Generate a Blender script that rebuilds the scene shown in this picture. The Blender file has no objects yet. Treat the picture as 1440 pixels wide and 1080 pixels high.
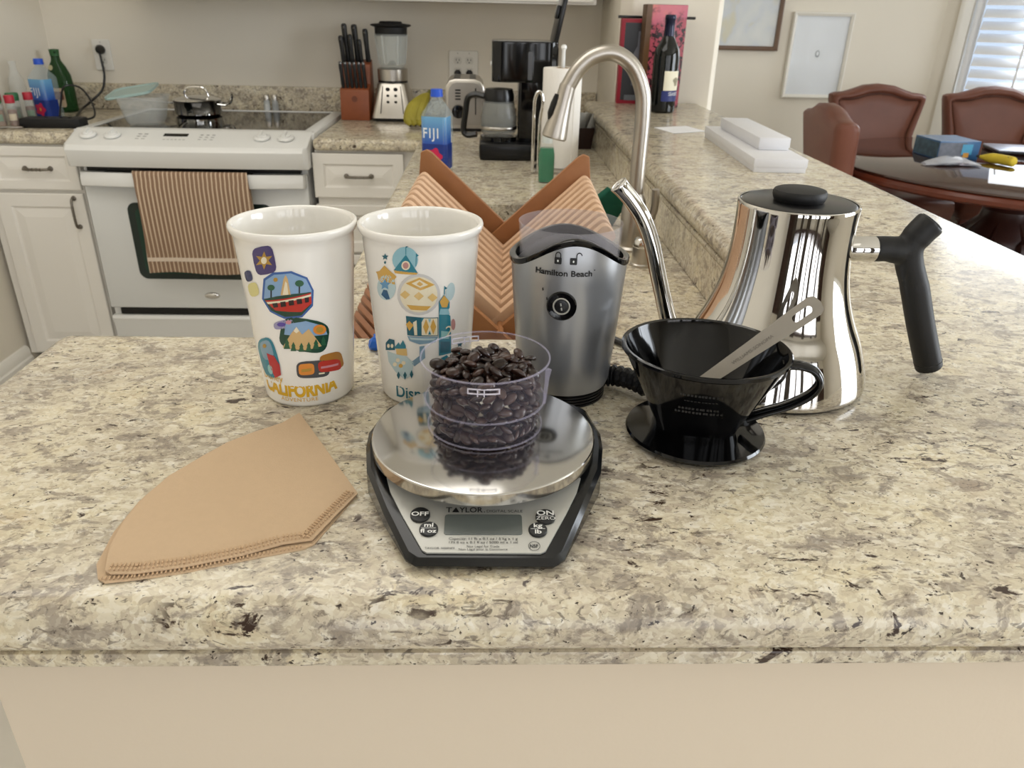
import bpy, bmesh, math, random
from mathutils import Vector, Matrix
random.seed(7)
PI = math.pi
scene = bpy.context.scene
coll = scene.collection

# ------------------------------------------------------------------ camera
def make_camera():
    pitch, yaw, roll = math.radians(26.05), math.radians(2.1), math.radians(1.34)
    fh = Vector((math.sin(yaw), math.cos(yaw), 0)); rt = Vector((math.cos(yaw), -math.sin(yaw), 0)); zz = Vector((0, 0, 1))
    fw = fh * math.cos(pitch) - zz * math.sin(pitch)
    up = fh * math.sin(pitch) + zz * math.cos(pitch)
    R = rt * math.cos(roll) + up * math.sin(roll)
    U = -rt * math.sin(roll) + up * math.cos(roll)
    m = Matrix((R, U, -fw)).transposed().to_4x4()
    m.translation = (0, 0, 1.32)
    cd = bpy.data.cameras.new('camera'); cd.sensor_width = 36; cd.lens = 36 * 1080 / 1440
    cd.clip_start = 0.02; cd.clip_end = 60
    cd.dof.use_dof = True; cd.dof.focus_distance = 0.56; cd.dof.aperture_fstop = 20.0
    o = bpy.data.objects.new('camera', cd); o.matrix_world = m
    coll.objects.link(o); scene.camera = o
make_camera()

# ------------------------------------------------------------------ light
w = bpy.data.worlds.new('sky'); scene.world = w; w.use_nodes = True
w.node_tree.nodes['Background'].inputs[0].default_value = (0.66, 0.80, 1.0, 1)
w.node_tree.nodes['Background'].inputs[1].default_value = 0.6
scene.view_settings.view_transform = 'Standard'
scene.view_settings.look = 'None'
scene.view_settings.gamma = 1.0
scene.view_settings.exposure = 0.87
scene.view_settings.use_curve_mapping = False

def area(name, loc, target, sx, sy, energy, color):
    ld = bpy.data.lights.new(name, 'AREA'); ld.shape = 'RECTANGLE'; ld.size = sx; ld.size_y = sy
    ld.energy = energy; ld.color = color
    o = bpy.data.objects.new(name, ld); o.location = loc
    o.rotation_euler = (Vector(target) - Vector(loc)).to_track_quat('-Z', 'Y').to_euler()
    coll.objects.link(o); return o
# daylight entering through the windows of the room
area('daylight_rear_window', (1.0, -2.55, 1.35), (0.8, 0, 1.2), 3.7, 1.9, 36, (1.0, 0.97, 0.94))
area('daylight_side_window', (3.95, 0.6, 1.5), (-0.6, 1.5, 1.2), 1.9, 1.5, 55, (0.90, 0.95, 1.0))
area('daylight_dining_window', (3.72, 4.62, 1.45), (2.4, 3.1, 1.1), 1.3, 1.6, 18, (0.9, 0.95, 1.0))
# overhead fill lights, added to brighten kitchen and bar; no fixtures known there
area('kitchen_ceiling_lamp', (-0.75, 1.30, 2.57), (-0.75, 1.30, 0), 1.7, 1.0, 8, (1.0, 0.97, 0.92))
area('living_ceiling_lamp', (0.2, -0.5, 2.57), (0.2, -0.5, 0), 0.8, 0.8, 0.8, (1.0, 0.96, 0.90))

# ------------------------------------------------------------------ materials
def lin(c):
    if isinstance(c, str):
        c = tuple(int(c[i:i + 2], 16) / 255 for i in (1, 3, 5))
        c = tuple(x / 12.92 if x <= 0.04045 else ((x + 0.055) / 1.055) ** 2.4 for x in c)
    return (c[0], c[1], c[2], 1)
MATS = {}
def mat(name, col, rough=0.5, metal=0.0, spec=0.5, trans=0.0, ior=1.45, alpha=1.0, coat=0.0, var=0.0, vscale=30, bump=0.0, bscale=200, emit=None, es=0, aniso=0, sub=0):
    if name in MATS: return MATS[name]
    m = bpy.data.materials.new(name); m.use_nodes = True
    nt = m.node_tree; b = nt.nodes['Principled BSDF']
    b.inputs['Base Color'].default_value = lin(col); b.inputs['Roughness'].default_value = rough
    b.inputs['Metallic'].default_value = metal; b.inputs['Specular IOR Level'].default_value = spec
    b.inputs['Transmission Weight'].default_value = trans; b.inputs['IOR'].default_value = ior
    b.inputs['Alpha'].default_value = alpha; b.inputs['Coat Weight'].default_value = coat
    if emit: b.inputs['Emission Color'].default_value = lin(emit); b.inputs['Emission Strength'].default_value = es
    if var or bump:
        tc = nt.nodes.new('ShaderNodeTexCoord')
        if var:
            n = nt.nodes.new('ShaderNodeTexNoise'); n.inputs['Scale'].default_value = vscale; n.inputs['Detail'].default_value = 4
            nt.links.new(tc.outputs['Object'], n.inputs['Vector'])
            mx = nt.nodes.new('ShaderNodeMix'); mx.data_type = 'RGBA'
            c = lin(col)
            mx.inputs[6].default_value = tuple(x * (1 - var) for x in c[:3]) + (1,); mx.inputs[7].default_value = tuple(min(1, x * (1 + var)) for x in c[:3]) + (1,)
            nt.links.new(n.outputs['Fac'], mx.inputs[0]); nt.links.new(mx.outputs[2], b.inputs['Base Color'])
        if bump:
            n2 = nt.nodes.new('ShaderNodeTexNoise'); n2.inputs['Scale'].default_value = bscale; n2.inputs['Detail'].default_value = 3
            nt.links.new(tc.outputs['Object'], n2.inputs['Vector'])
            bp = nt.nodes.new('ShaderNodeBump'); bp.inputs['Strength'].default_value = bump; bp.inputs['Distance'].default_value = 0.002
            nt.links.new(n2.outputs['Fac'], bp.inputs['Height']); nt.links.new(bp.outputs[0], b.inputs['Normal'])
    MATS[name] = m; return m

def ramp(nt, stops, src):
    r = nt.nodes.new('ShaderNodeValToRGB'); e = r.color_ramp.elements
    while len(e) < len(stops): e.new(0.5)
    for k, (p, c) in enumerate(stops): e[k].position = p; e[k].color = lin(c)
    nt.links.new(src, r.inputs[0]); return r.outputs[0]
def mixc(nt, fac, a, b):
    mx = nt.nodes.new('ShaderNodeMix'); mx.data_type = 'RGBA'
    for s, k in ((fac, 0), (a, 6), (b, 7)):
        if hasattr(s, 'is_output'): nt.links.new(s, mx.inputs[k])
        elif k == 0: mx.inputs[0].default_value = s
        else: mx.inputs[k].default_value = lin(s)
    return mx.outputs[2]
def noise(nt, vec, scale, detail=5, dist=0.0, rough=0.55):
    n = nt.nodes.new('ShaderNodeTexNoise'); n.inputs['Scale'].default_value = scale; n.inputs['Detail'].default_value = detail
    n.inputs['Distortion'].default_value = dist; n.inputs['Roughness'].default_value = rough
    nt.links.new(vec, n.inputs['Vector']); return n.outputs['Fac']
def granite():
    m = bpy.data.materials.new('granite'); m.use_nodes = True; nt = m.node_tree; b = nt.nodes['Principled BSDF']
    g = nt.nodes.new('ShaderNodeNewGeometry')
    def mapped(rot, sc):
        mp = nt.nodes.new('ShaderNodeMapping'); mp.inputs['Rotation'].default_value = rot; mp.inputs['Scale'].default_value = sc
        nt.links.new(g.outputs['Position'], mp.inputs['Vector']); return mp.outputs[0]
    def mul(x, y):
        mm = nt.nodes.new('ShaderNodeMath'); mm.operation = 'MULTIPLY'; nt.links.new(x, mm.inputs[0]); nt.links.new(y, mm.inputs[1]); return mm.outputs[0]
    v1 = mapped((0, 0, -0.35), (1, 1.25, 1.1)); v2 = mapped((0, 0, -0.5), (1, 1.9, 1.3)); v3 = mapped((0.2, 0.1, -0.3), (1, 1.5, 1.2))
    # warped coordinates so that the crystals have irregular borders
    wn = nt.nodes.new('ShaderNodeTexNoise'); wn.inputs['Scale'].default_value = 60; wn.inputs['Detail'].default_value = 3; nt.links.new(v1, wn.inputs['Vector'])
    wv = nt.nodes.new('ShaderNodeVectorMath'); wv.operation = 'MULTIPLY_ADD'; wv.inputs[1].default_value = (0.02, 0.02, 0.02)
    nt.links.new(wn.outputs['Color'], wv.inputs[0]); nt.links.new(v1, wv.inputs[2])
    def cells(scale):
        vo = nt.nodes.new('ShaderNodeTexVoronoi'); vo.inputs['Scale'].default_value = scale; nt.links.new(wv.outputs[0], vo.inputs['Vector'])
        hs = nt.nodes.new('ShaderNodeSeparateColor'); nt.links.new(vo.outputs['Color'], hs.inputs[0]); return hs
    c1 = cells(150); c2 = cells(330)
    base = ramp(nt, [(0.0, '#a89f8f'), (0.2, '#c3baa6'), (0.5, '#d5ccb7'), (0.8, '#dfd7c5'), (1.0, '#ebe6d9')], c1.outputs[0])
    # broad clouds: cream, warm beige and grey areas
    cl = ramp(nt, [(0.36, '#9b9389'), (0.46, '#bdb3a2'), (0.54, '#d3cab6'), (0.62, '#d9ceb2'), (0.72, '#c8b796')], noise(nt, v1, 13, 7, 0.5, 0.62))
    c = mixc(nt, 0.50, base, cl)
    grey = ramp(nt, [(0.53, '#000000'), (0.585, '#d8d8d8')], noise(nt, v3, 34, 7, 0.6, 0.70))
    c = mixc(nt, grey, c, '#877e76')
    pale = ramp(nt, [(0.58, '#000000'), (0.64, '#cccccc')], noise(nt, v2, 40, 6, 0.4, 0.65))
    c = mixc(nt, pale, c, '#e9e3d4')
    fine = ramp(nt, [(0.0, '#6a6157'), (0.2, '#a79d8d'), (0.6, '#cfc6b2'), (1.0, '#f3eee3')], c2.outputs[1])
    mx = nt.nodes.new('ShaderNodeMix'); mx.data_type = 'RGBA'; mx.blend_type = 'OVERLAY'; mx.inputs[0].default_value = 0.30
    nt.links.new(c, mx.inputs[6]); nt.links.new(fine, mx.inputs[7]); c = mx.outputs[2]
    ru = ramp(nt, [(0.63, '#000000'), (0.72, '#6a6a6a')], noise(nt, v2, 14, 5, 0.3))
    c = mixc(nt, ru, c, '#a87d55')
    # dark mineral flecks: clusters of brown, finer veins of charcoal, and pinhead specks
    msk = ramp(nt, [(0.46, '#000000'), (0.56, '#ffffff')], noise(nt, v1, 12, 4))
    dk = ramp(nt, [(0.585, '#000000'), (0.625, '#ffffff')], noise(nt, v2, 62, 6, 0.7, 0.65))
    c = mixc(nt, mul(dk, msk), c, '#3f3027')
    ve = ramp(nt, [(0.595, '#000000'), (0.64, '#dddddd')], noise(nt, v2, 120, 5, 0.9, 0.62))
    c = mixc(nt, ve, c, '#665c53')
    sp = ramp(nt, [(0.66, '#000000'), (0.69, '#ffffff')], noise(nt, v1, 210, 3, 0.3))
    c = mixc(nt, sp, c, '#3b312a')
    nt.links.new(c, b.inputs['Base Color'])
    b.inputs['Roughness'].default_value = 0.20; b.inputs['Specular IOR Level'].default_value = 0.5
    return m
GRANITE = granite()
BARPAINT = mat('bar_paint', '#ddcfba', 0.85, var=0.02, vscale=3, bump=0.05, bscale=260)
WALL = mat('wall_paint', '#e6dfd1', 0.85, var=0.02, vscale=3, bump=0.05, bscale=260)
CEIL = mat('ceiling_paint', '#f0ece2', 0.9, var=0.02, vscale=3)
TRIM = mat('trim_paint', '#efece4', 0.4, var=0.02, vscale=5)
CAB = mat('cabinet_paint', '#ebe7df', 0.38, var=0.02, vscale=4)
FLOORM = mat('floor_tile', '#c8c2b6', 0.45, var=0.12, vscale=6)
WHITE = mat('white_enamel', '#e9e9e6', 0.22, var=0.01, vscale=4)
BLACKP = mat('black_plastic', '#0d0d0e', 0.28, var=0.1, vscale=40)
BLACKG = mat('black_gloss', '#060607', 0.08, var=0.1, vscale=40)
BLACKM = mat('black_matte', '#0e0e0f', 0.55, var=0.1, vscale=60, bump=0.08, bscale=900)
BLACKGLASS = mat('cooktop_glass', '#0b0b0c', 0.06, spec=0.6, var=0.1, vscale=9)
STEEL = mat('brushed_steel', '#bdb8b0', 0.3, 1.0, var=0.05, vscale=60)
SATIN = mat('satin_nickel', '#b5afa6', 0.33, 1.0, var=0.04, vscale=60)
CHROME = mat('polished_steel', '#d4d2ce', 0.045, 1.0, var=0.01, vscale=10)
PEWTER = mat('pewter_pull', '#7d776e', 0.35, 1.0, var=0.2, vscale=80)
CERAMIC = mat('white_ceramic', '#efece5', 0.12, coat=0.4, var=0.01, vscale=20)
WOOD = mat('rack_board_wood', '#98663e', 0.5, var=0.14, vscale=70)
WOODL = mat('rack_slat_wood', '#d2ae8e', 0.55, var=0.10, vscale=70)
LEATHER = mat('brown_leather', '#6c4132', 0.42, spec=0.35, var=0.14, vscale=14, bump=0.15, bscale=160)
MAHOG = mat('mahogany_wood', '#5b2a1a', 0.25, var=0.25, vscale=16)
def glassmat(name, col, rough=0.02, ior=1.3, alpha=0.25):
    return mat(name, col, rough, trans=0.0, ior=ior, alpha=alpha, spec=0.5, var=0.01, vscale=9)

# ------------------------------------------------------------------ mesh helpers
def link(o, parent=None):
    coll.objects.link(o)
    if parent is not None: o.parent = parent
    return o
def tag(o, label=None, cat=None, group=None, kind=None):
    if label: o['label'] = label
    if cat: o['category'] = cat
    if group: o['group'] = group
    if kind: o['kind'] = kind
    return o
def thing(name, label, cat, loc=(0, 0, 0), rz=0.0, group=None):
    o = bpy.data.objects.new(name, None); o.empty_display_size = 0.02
    o.location = loc; o.rotation_euler = (0, 0, rz); coll.objects.link(o)
    return tag(o, label, cat, group)
def copy_tree(o, parent=None):
    c = o.copy(); coll.objects.link(c)
    if parent is not None: c.parent = parent
    for ch in list(o.children): copy_tree(ch, c)
    return c
class MB:
    def __init__(s): s.v = []; s.f = []
    def add(s, vs, fs, M=None):
        n = len(s.v)
        for p in vs:
            p = Vector(p); s.v.append(M @ p if M is not None else p)
        s.f += [tuple(n + i for i in f) for f in fs]; return s
    def box(s, c, d, M=None, rz=0.0, ry=0.0, rx=0.0):
        x, y, z = d[0] / 2, d[1] / 2, d[2] / 2
        R = Matrix.Translation(c) @ Matrix.Rotation(rz, 4, 'Z') @ Matrix.Rotation(ry, 4, 'Y') @ Matrix.Rotation(rx, 4, 'X')
        if M is not None: R = M @ R
        vs = [(-x, -y, -z), (x, -y, -z), (x, y, -z), (-x, y, -z), (-x, -y, z), (x, -y, z), (x, y, z), (-x, y, z)]
        return s.add(vs, [(3, 2, 1, 0), (4, 5, 6, 7), (0, 1, 5, 4), (1, 2, 6, 5), (2, 3, 7, 6), (3, 0, 4, 7)], R)
    def bb(s, x0, x1, y0, y1, z0, z1): return s.box(((x0 + x1) / 2, (y0 + y1) / 2, (z0 + z1) / 2), (x1 - x0, y1 - y0, z1 - z0))
    def lathe(s, prof, n=48, M=None, c=(0, 0, 0)):
        vs = []; fs = []; k = len(prof)
        for i in range(n):
            a = 2 * PI * i / n; ca, sa = math.cos(a), math.sin(a)
            for r, z in prof: vs.append((c[0] + r * ca, c[1] + r * sa, c[2] + z))
        for i in range(n):
            j = (i + 1) % n
            for q in range(k - 1):
                a, b, cc, d = i * k + q, j * k + q, j * k + q + 1, i * k + q + 1
                if prof[q][0] < 1e-6: fs.append((a, cc, d))
                elif prof[q + 1][0] < 1e-6: fs.append((a, b, d))
                else: fs.append((a, b, cc, d))
        return s.add(vs, fs, M)
    def loft(s, rings, cap=True, M=None):
        n = len(rings[0]); vs = [p for r in rings for p in r]; fs = []
        for q in range(len(rings) - 1):
            for i in range(n):
                j = (i + 1) % n; fs.append((q * n + i, q * n + j, (q + 1) * n + j, (q + 1) * n + i))
        if cap: fs.append(tuple(range(n))[::-1]); fs.append(tuple((len(rings) - 1) * n + i for i in range(n)))
        return s.add(vs, fs, M)
    def prism(s, out, z0, z1, M=None): return s.loft([[(x, y, z0) for x, y in out], [(x, y, z1) for x, y in out]], True, M)
    def tube(s, pts, r, n=14, cap=True, M=None, sq=None):
        pts = [Vector(p) for p in pts]; rr = r if isinstance(r, (list, tuple)) else [r] * len(pts)
        rings = []; T = None; N = None
        for i, p in enumerate(pts):
            t = (pts[min(i + 1, len(pts) - 1)] - pts[max(i - 1, 0)]).normalized()
            if N is None:
                a = Vector((0, 0, 1)) if abs(t.z) < 0.9 else Vector((1, 0, 0)); N = (a - t * a.dot(t)).normalized()
            else:
                N = (N - t * N.dot(t)).normalized()
            Bn = t.cross(N)
            kx, ky = (sq if sq else (1, 1))
            rings.append([p + (N * math.cos(2 * PI * k / n) * kx + Bn * math.sin(2 * PI * k / n) * ky) * rr[i] for k in range(n)])
        return s.loft(rings, cap, M)
    def build(s, name, m, parent=None, smooth=True, bevel=0.0, seg=2, ang=35, weld=True):
        bm = bmesh.new(); vv = [bm.verts.new(p) for p in s.v]
        for f in s.f:
            try: bm.faces.new([vv[i] for i in f])
            except ValueError: pass
        if weld: bmesh.ops.remove_doubles(bm, verts=bm.verts, dist=1e-6)
        bmesh.ops.recalc_face_normals(bm, faces=bm.faces)
        if bevel:
            es = [e for e in bm.edges if len(e.link_faces) == 2 and e.calc_face_angle(0) > math.radians(30)]
            bmesh.ops.bevel(bm, geom=es, offset=bevel, segments=seg, affect='EDGES', profile=0.5, clamp_overlap=True)
        me = bpy.data.meshes.new(name); bm.to_mesh(me); bm.free()
        if smooth:
            me.polygons.foreach_set('use_smooth', [True] * len(me.polygons)); me.set_sharp_from_angle(angle=math.radians(ang))
        me.materials.append(m)
        return link(bpy.data.objects.new(name, me), parent)
def smoothpath(pts, n=8):
    P = [Vector(p) for p in pts]; P = [2 * P[0] - P[1]] + P + [2 * P[-1] - P[-2]]; out = []
    for i in range(1, len(P) - 2):
        for k in range(n):
            t = k / n; a, b, c, d = P[i - 1], P[i], P[i + 1], P[i + 2]
            out.append(0.5 * ((2 * b) + (c - a) * t + (2 * a - 5 * b + 4 * c - d) * t * t + (3 * b - a - 3 * c + d) * t ** 3))
    out.append(P[-2]); return out
def rrect(w, h, r, n=5, cx=0, cy=0):
    out = []
    for sx, sy, a0 in ((1, 1, 0), (-1, 1, 90), (-1, -1, 180), (1, -1, 270)):
        for k in range(n + 1):
            a = math.radians(a0 + 90 * k / n); out.append((cx + sx * (w / 2 - r) + r * math.cos(a), cy + sy * (h / 2 - r) + r * math.sin(a)))
    return out
def ellipse(rx, ry, n=24, cx=0, cy=0): return [(cx + rx * math.cos(2 * PI * i / n), cy + ry * math.sin(2 * PI * i / n)) for i in range(n)]
def structure(o): return tag(o, kind='structure')

def text2d(s, size, align='CENTER', bold=0.0, sx=1.0, space=1.0):
    cu = bpy.data.curves.new('t', 'FONT'); cu.body = s; cu.size = size; cu.align_x = align; cu.offset = bold * size; cu.space_character = space; cu.resolution_u = 4
    o = bpy.data.objects.new('t', cu); coll.objects.link(o)
    dg = bpy.context.evaluated_depsgraph_get(); dg.update()
    me = bpy.data.meshes.new_from_object(o.evaluated_get(dg))
    vs = [(v.co.x * sx, v.co.y) for v in me.vertices]; fs = [tuple(p.vertices) for p in me.polygons]
    bpy.data.objects.remove(o); bpy.data.curves.remove(cu); bpy.data.meshes.remove(me)
    return vs, fs
def decal(name, vs, fs, fn, m, parent, maxlen=None, flip=False):
    """flat outlines laid onto a surface; fn maps (u,v) to a local point"""
    bm = bmesh.new(); vv = [bm.verts.new((x, y, 0)) for x, y in vs]
    for f in fs:
        try: bm.faces.new([vv[i] for i in f])
        except ValueError: pass
    bmesh.ops.triangulate(bm, faces=bm.faces)
    if maxlen:
        for _ in range(6):
            es = [e for e in bm.edges if e.calc_length() > maxlen]
            if not es: break
            bmesh.ops.subdivide_edges(bm, edges=es, cuts=1); bmesh.ops.triangulate(bm, faces=bm.faces)
    for v in bm.verts: v.co = fn(v.co.x, v.co.y)
    me = bpy.data.meshes.new(name); bm.to_mesh(me); bm.free(); me.materials.append(m)
    return link(bpy.data.objects.new(name, me), parent)
def poly(name, out, fn, m, parent, maxlen=None): return decal(name, out, [tuple(range(len(out)))], fn, m, parent, maxlen)
def lettering(s, size, fn, m, parent, **k):
    ml = k.pop('maxlen', None); name = k.pop('name', 'lettering')
    fit = k.pop('fit', None); vs, fs = text2d(s, size, **k)
    if fit:
        a, b = min(v[0] for v in vs), max(v[0] for v in vs); vs = [(fit[0] + (v[0] - a) / (b - a) * (fit[1] - fit[0]), v[1]) for v in vs]
    return decal(name, vs, fs, fn, m, parent, ml)
def plane_fn(o, ux, uy, off=0.0):
    o, ux, uy = Vector(o), Vector(ux).normalized(), Vector(uy).normalized(); n = ux.cross(uy)
    return lambda x, y: o + ux * x + uy * y + n * off
INK = mat('black_ink', '#141414', 0.5, var=0.1)
INKW = mat('white_ink', '#e8e8e4', 0.5, var=0.05)

# printed artwork outlines (angle in mrad, height in 0.1 mm) and bean positions (0.1 mm)
M1=[["purple",1,[-101,1256,-98,1190,-116,1164,-156,1147,-276,1128,-409,1114,-463,1120,-494,1139,-510,1204,-506,1270,-479,1297,-429,1316,-301,1337,-183,1348,-142,1340,-117,1320]],["gold",2,[-261,1304,-239,1264,-135,1274,-212,1237,-159,1203,-260,1207,-318,1162,-341,1203,-465,1188,-370,1229,-430,1261,-317,1260]],["cream",3,[-237,1236,-243,1227,-253,1219,-267,1213,-283,1208,-300,1206,-316,1207,-329,1210,-339,1215,-343,1223,-343,1231,-336,1240,-325,1248,-311,1254,-295,1259,-278,1261,-262,1260,-250,1257,-241,1251,-236,1244]],["navy",1,[-612,1099,-614,1071,-638,1055,-705,1040,-784,1031,-827,1037,-850,1061,-845,1089,-809,1107,-730,1124,-659,1131,-628,1124]],["paleyellow",1,[-513,1004,-516,969,-547,948,-632,929,-733,917,-789,924,-819,954,-811,991,-763,1014,-661,1035,-573,1045,-533,1036]],["blue",1,[-363,1088,-169,1146,140,1159,382,1102,472,996,437,873,232,790,-88,780,-346,828,-471,923]],["sky",2,[-325,1079,-150,1130,125,1143,357,1092,435,998,402,886,223,807,-69,798,-311,842,-419,933]],["dgreen",3,[-422,927,-157,962,119,982,421,988,402,886,223,807,-69,798,-311,842]],["tan",3,[-91,970,-3,1099,41,1132,67,1099,82,976]],["cream",4,[-52,976,11,1066,28,1083,47,1066,46,977]],["green",4,[-172,1029,-178,1022,-189,1016,-205,1010,-225,1006,-246,1004,-267,1005,-285,1007,-298,1011,-306,1017,-306,1024,-300,1031,-288,1038,-270,1044,-250,1048,-229,1050,-209,1049,-192,1047,-180,1042,-173,1036]],["black",3,[-256,1015,-229,1016,-255,948,-283,946]],["green",4,[315,1060,310,1053,298,1046,282,1041,261,1038,239,1038,218,1040,199,1044,185,1050,177,1057,175,1065,181,1072,192,1079,209,1084,229,1087,250,1088,272,1086,290,1082,305,1075,313,1068]],["black",3,[231,1052,254,1051,239,985,216,985]],["gold",3,[-101,1092,-105,1087,-111,1082,-121,1079,-132,1076,-144,1075,-155,1075,-165,1077,-172,1081,-176,1085,-176,1090,-172,1096,-165,1101,-156,1104,-144,1107,-133,1108,-121,1108,-112,1106,-105,1102,-101,1098]],["red",4,[-396,917,420,982,416,897,230,836,-225,846]],["cream",5,[-371,907,418,971,415,954,-348,892]],["dark",6,[-259,902,-162,911,-160,877,-244,868]],["dark",6,[-108,918,-17,925,-17,885,-108,878]],["dark",6,[34,931,120,936,122,896,35,891]],["dark",6,[169,941,254,944,258,904,172,901]],["dark",6,[303,948,377,951,369,911,307,908]],["dgreen",1,[686,574,644,519,608,497,562,484,505,478,434,479,343,486,150,507,-40,526,-125,537,-184,550,-222,566,-241,587,-239,616,-198,676,-146,736,-108,761,-64,778,-11,789,54,793,137,791,316,773,499,745,582,725,642,705,683,684,707,660,713,631]],["sky",2,[-74,739,288,758,622,694,670,617,-131,649]],["tan",3,[-199,539,8,663,113,716,199,649,325,692,464,587,539,532,233,515]],["cream",4,[52,681,113,716,155,680,99,663]],["orange",4,[646,662,638,650,618,640,588,633,552,630,513,632,476,636,444,645,419,656,404,668,401,681,409,694,428,704,456,711,490,715,528,714,565,709,599,700,625,688,642,675]],["gold",5,[589,667,585,660,574,654,558,650,538,649,517,649,496,652,478,657,464,663,455,670,454,678,458,685,469,691,484,695,504,697,525,696,545,694,564,689,578,682,587,675]],["green",4,[-181,527,-133,574,-149,574,-86,620,-54,576,-70,576,-53,530]],["green",4,[-52,512,-12,552,-27,552,26,591,56,552,42,552,57,512]],["green",4,[96,506,133,545,120,545,170,584,200,543,186,544,203,503]],["green",4,[231,509,267,547,253,547,302,585,334,544,320,544,338,504]],["green",4,[362,521,401,561,385,562,439,601,478,556,462,557,485,512]],["green",4,[512,541,546,577,532,579,581,614,618,571,603,572,627,530]],["lavender",1,[67,751,62,732,35,721,-13,711,-111,698,-216,688,-272,686,-306,691,-319,707,-310,727,-278,741,-224,753,-122,767,-24,776,25,775,55,769]],["violet",2,[-76,734,-82,728,-95,723,-114,719,-138,715,-164,714,-189,714,-212,715,-230,719,-240,723,-242,728,-236,734,-222,740,-201,744,-177,748,-151,749,-126,749,-105,747,-88,744,-78,739]],["rose",2,[33,752,29,747,20,742,8,738,-7,735,-24,734,-40,735,-53,737,-64,741,-70,746,-71,751,-66,757,-57,762,-45,766,-29,769,-13,770,3,769,16,766,26,762,32,758]],["teal",1,[-346,460,-328,386,-331,343,-351,310,-387,284,-448,263,-586,239,-674,233,-748,239,-814,257,-869,289,-922,357,-950,428,-927,474,-874,512,-801,544,-708,570,-559,597,-490,599,-441,589,-403,567,-374,531]],["slate",2,[-434,514,-429,466,-451,439,-503,418,-630,395,-708,393,-763,407,-799,449,-802,497,-762,528,-688,552,-556,576,-496,575,-458,558]],["crimson",3,[-608,460,-425,452,-325,378,-332,290,-493,252,-582,338]],["aqua",3,[-529,330,-528,316,-533,303,-544,292,-560,283,-580,277,-603,275,-625,277,-644,283,-659,293,-668,305,-669,318,-662,331,-649,343,-631,353,-610,359,-588,361,-567,358,-550,352,-537,342]],["gold",3,[-578,525,-584,518,-595,512,-610,507,-627,502,-646,499,-663,498,-678,499,-689,502,-694,507,-692,513,-684,519,-672,526,-655,531,-637,536,-619,539,-603,539,-590,538,-581,535,-577,530]],["charcoal",1,[672,324,666,284,643,270,604,263,546,260,454,262,204,269,116,272,63,277,28,286,9,301,8,341,21,381,43,397,79,408,132,415,217,418,458,412,546,405,603,395,641,382,664,365]],["brown",1,[1020,362,1044,317,1029,302,992,294,928,293,769,298,625,303,571,309,536,318,511,334,489,376,479,418,490,434,516,445,562,451,694,453,839,448,902,439,948,426,982,408]],["orange",2,[361,346,354,316,339,306,312,300,267,298,137,298,92,301,66,307,53,317,52,346,61,376,77,387,103,394,148,397,274,397,318,393,343,386,357,375]],["gold",3,[109,351,307,356,301,331,102,326]],["red",2,[959,323,960,293,933,284,883,282,799,286,582,299,512,304,471,312,448,323,437,353,440,382,460,393,498,399,565,400,774,389,855,380,907,369,940,354]],["rose",3,[493,356,886,344,883,326,490,338]],["cream",3,[439,304,559,300,557,287,437,291]]]
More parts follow.
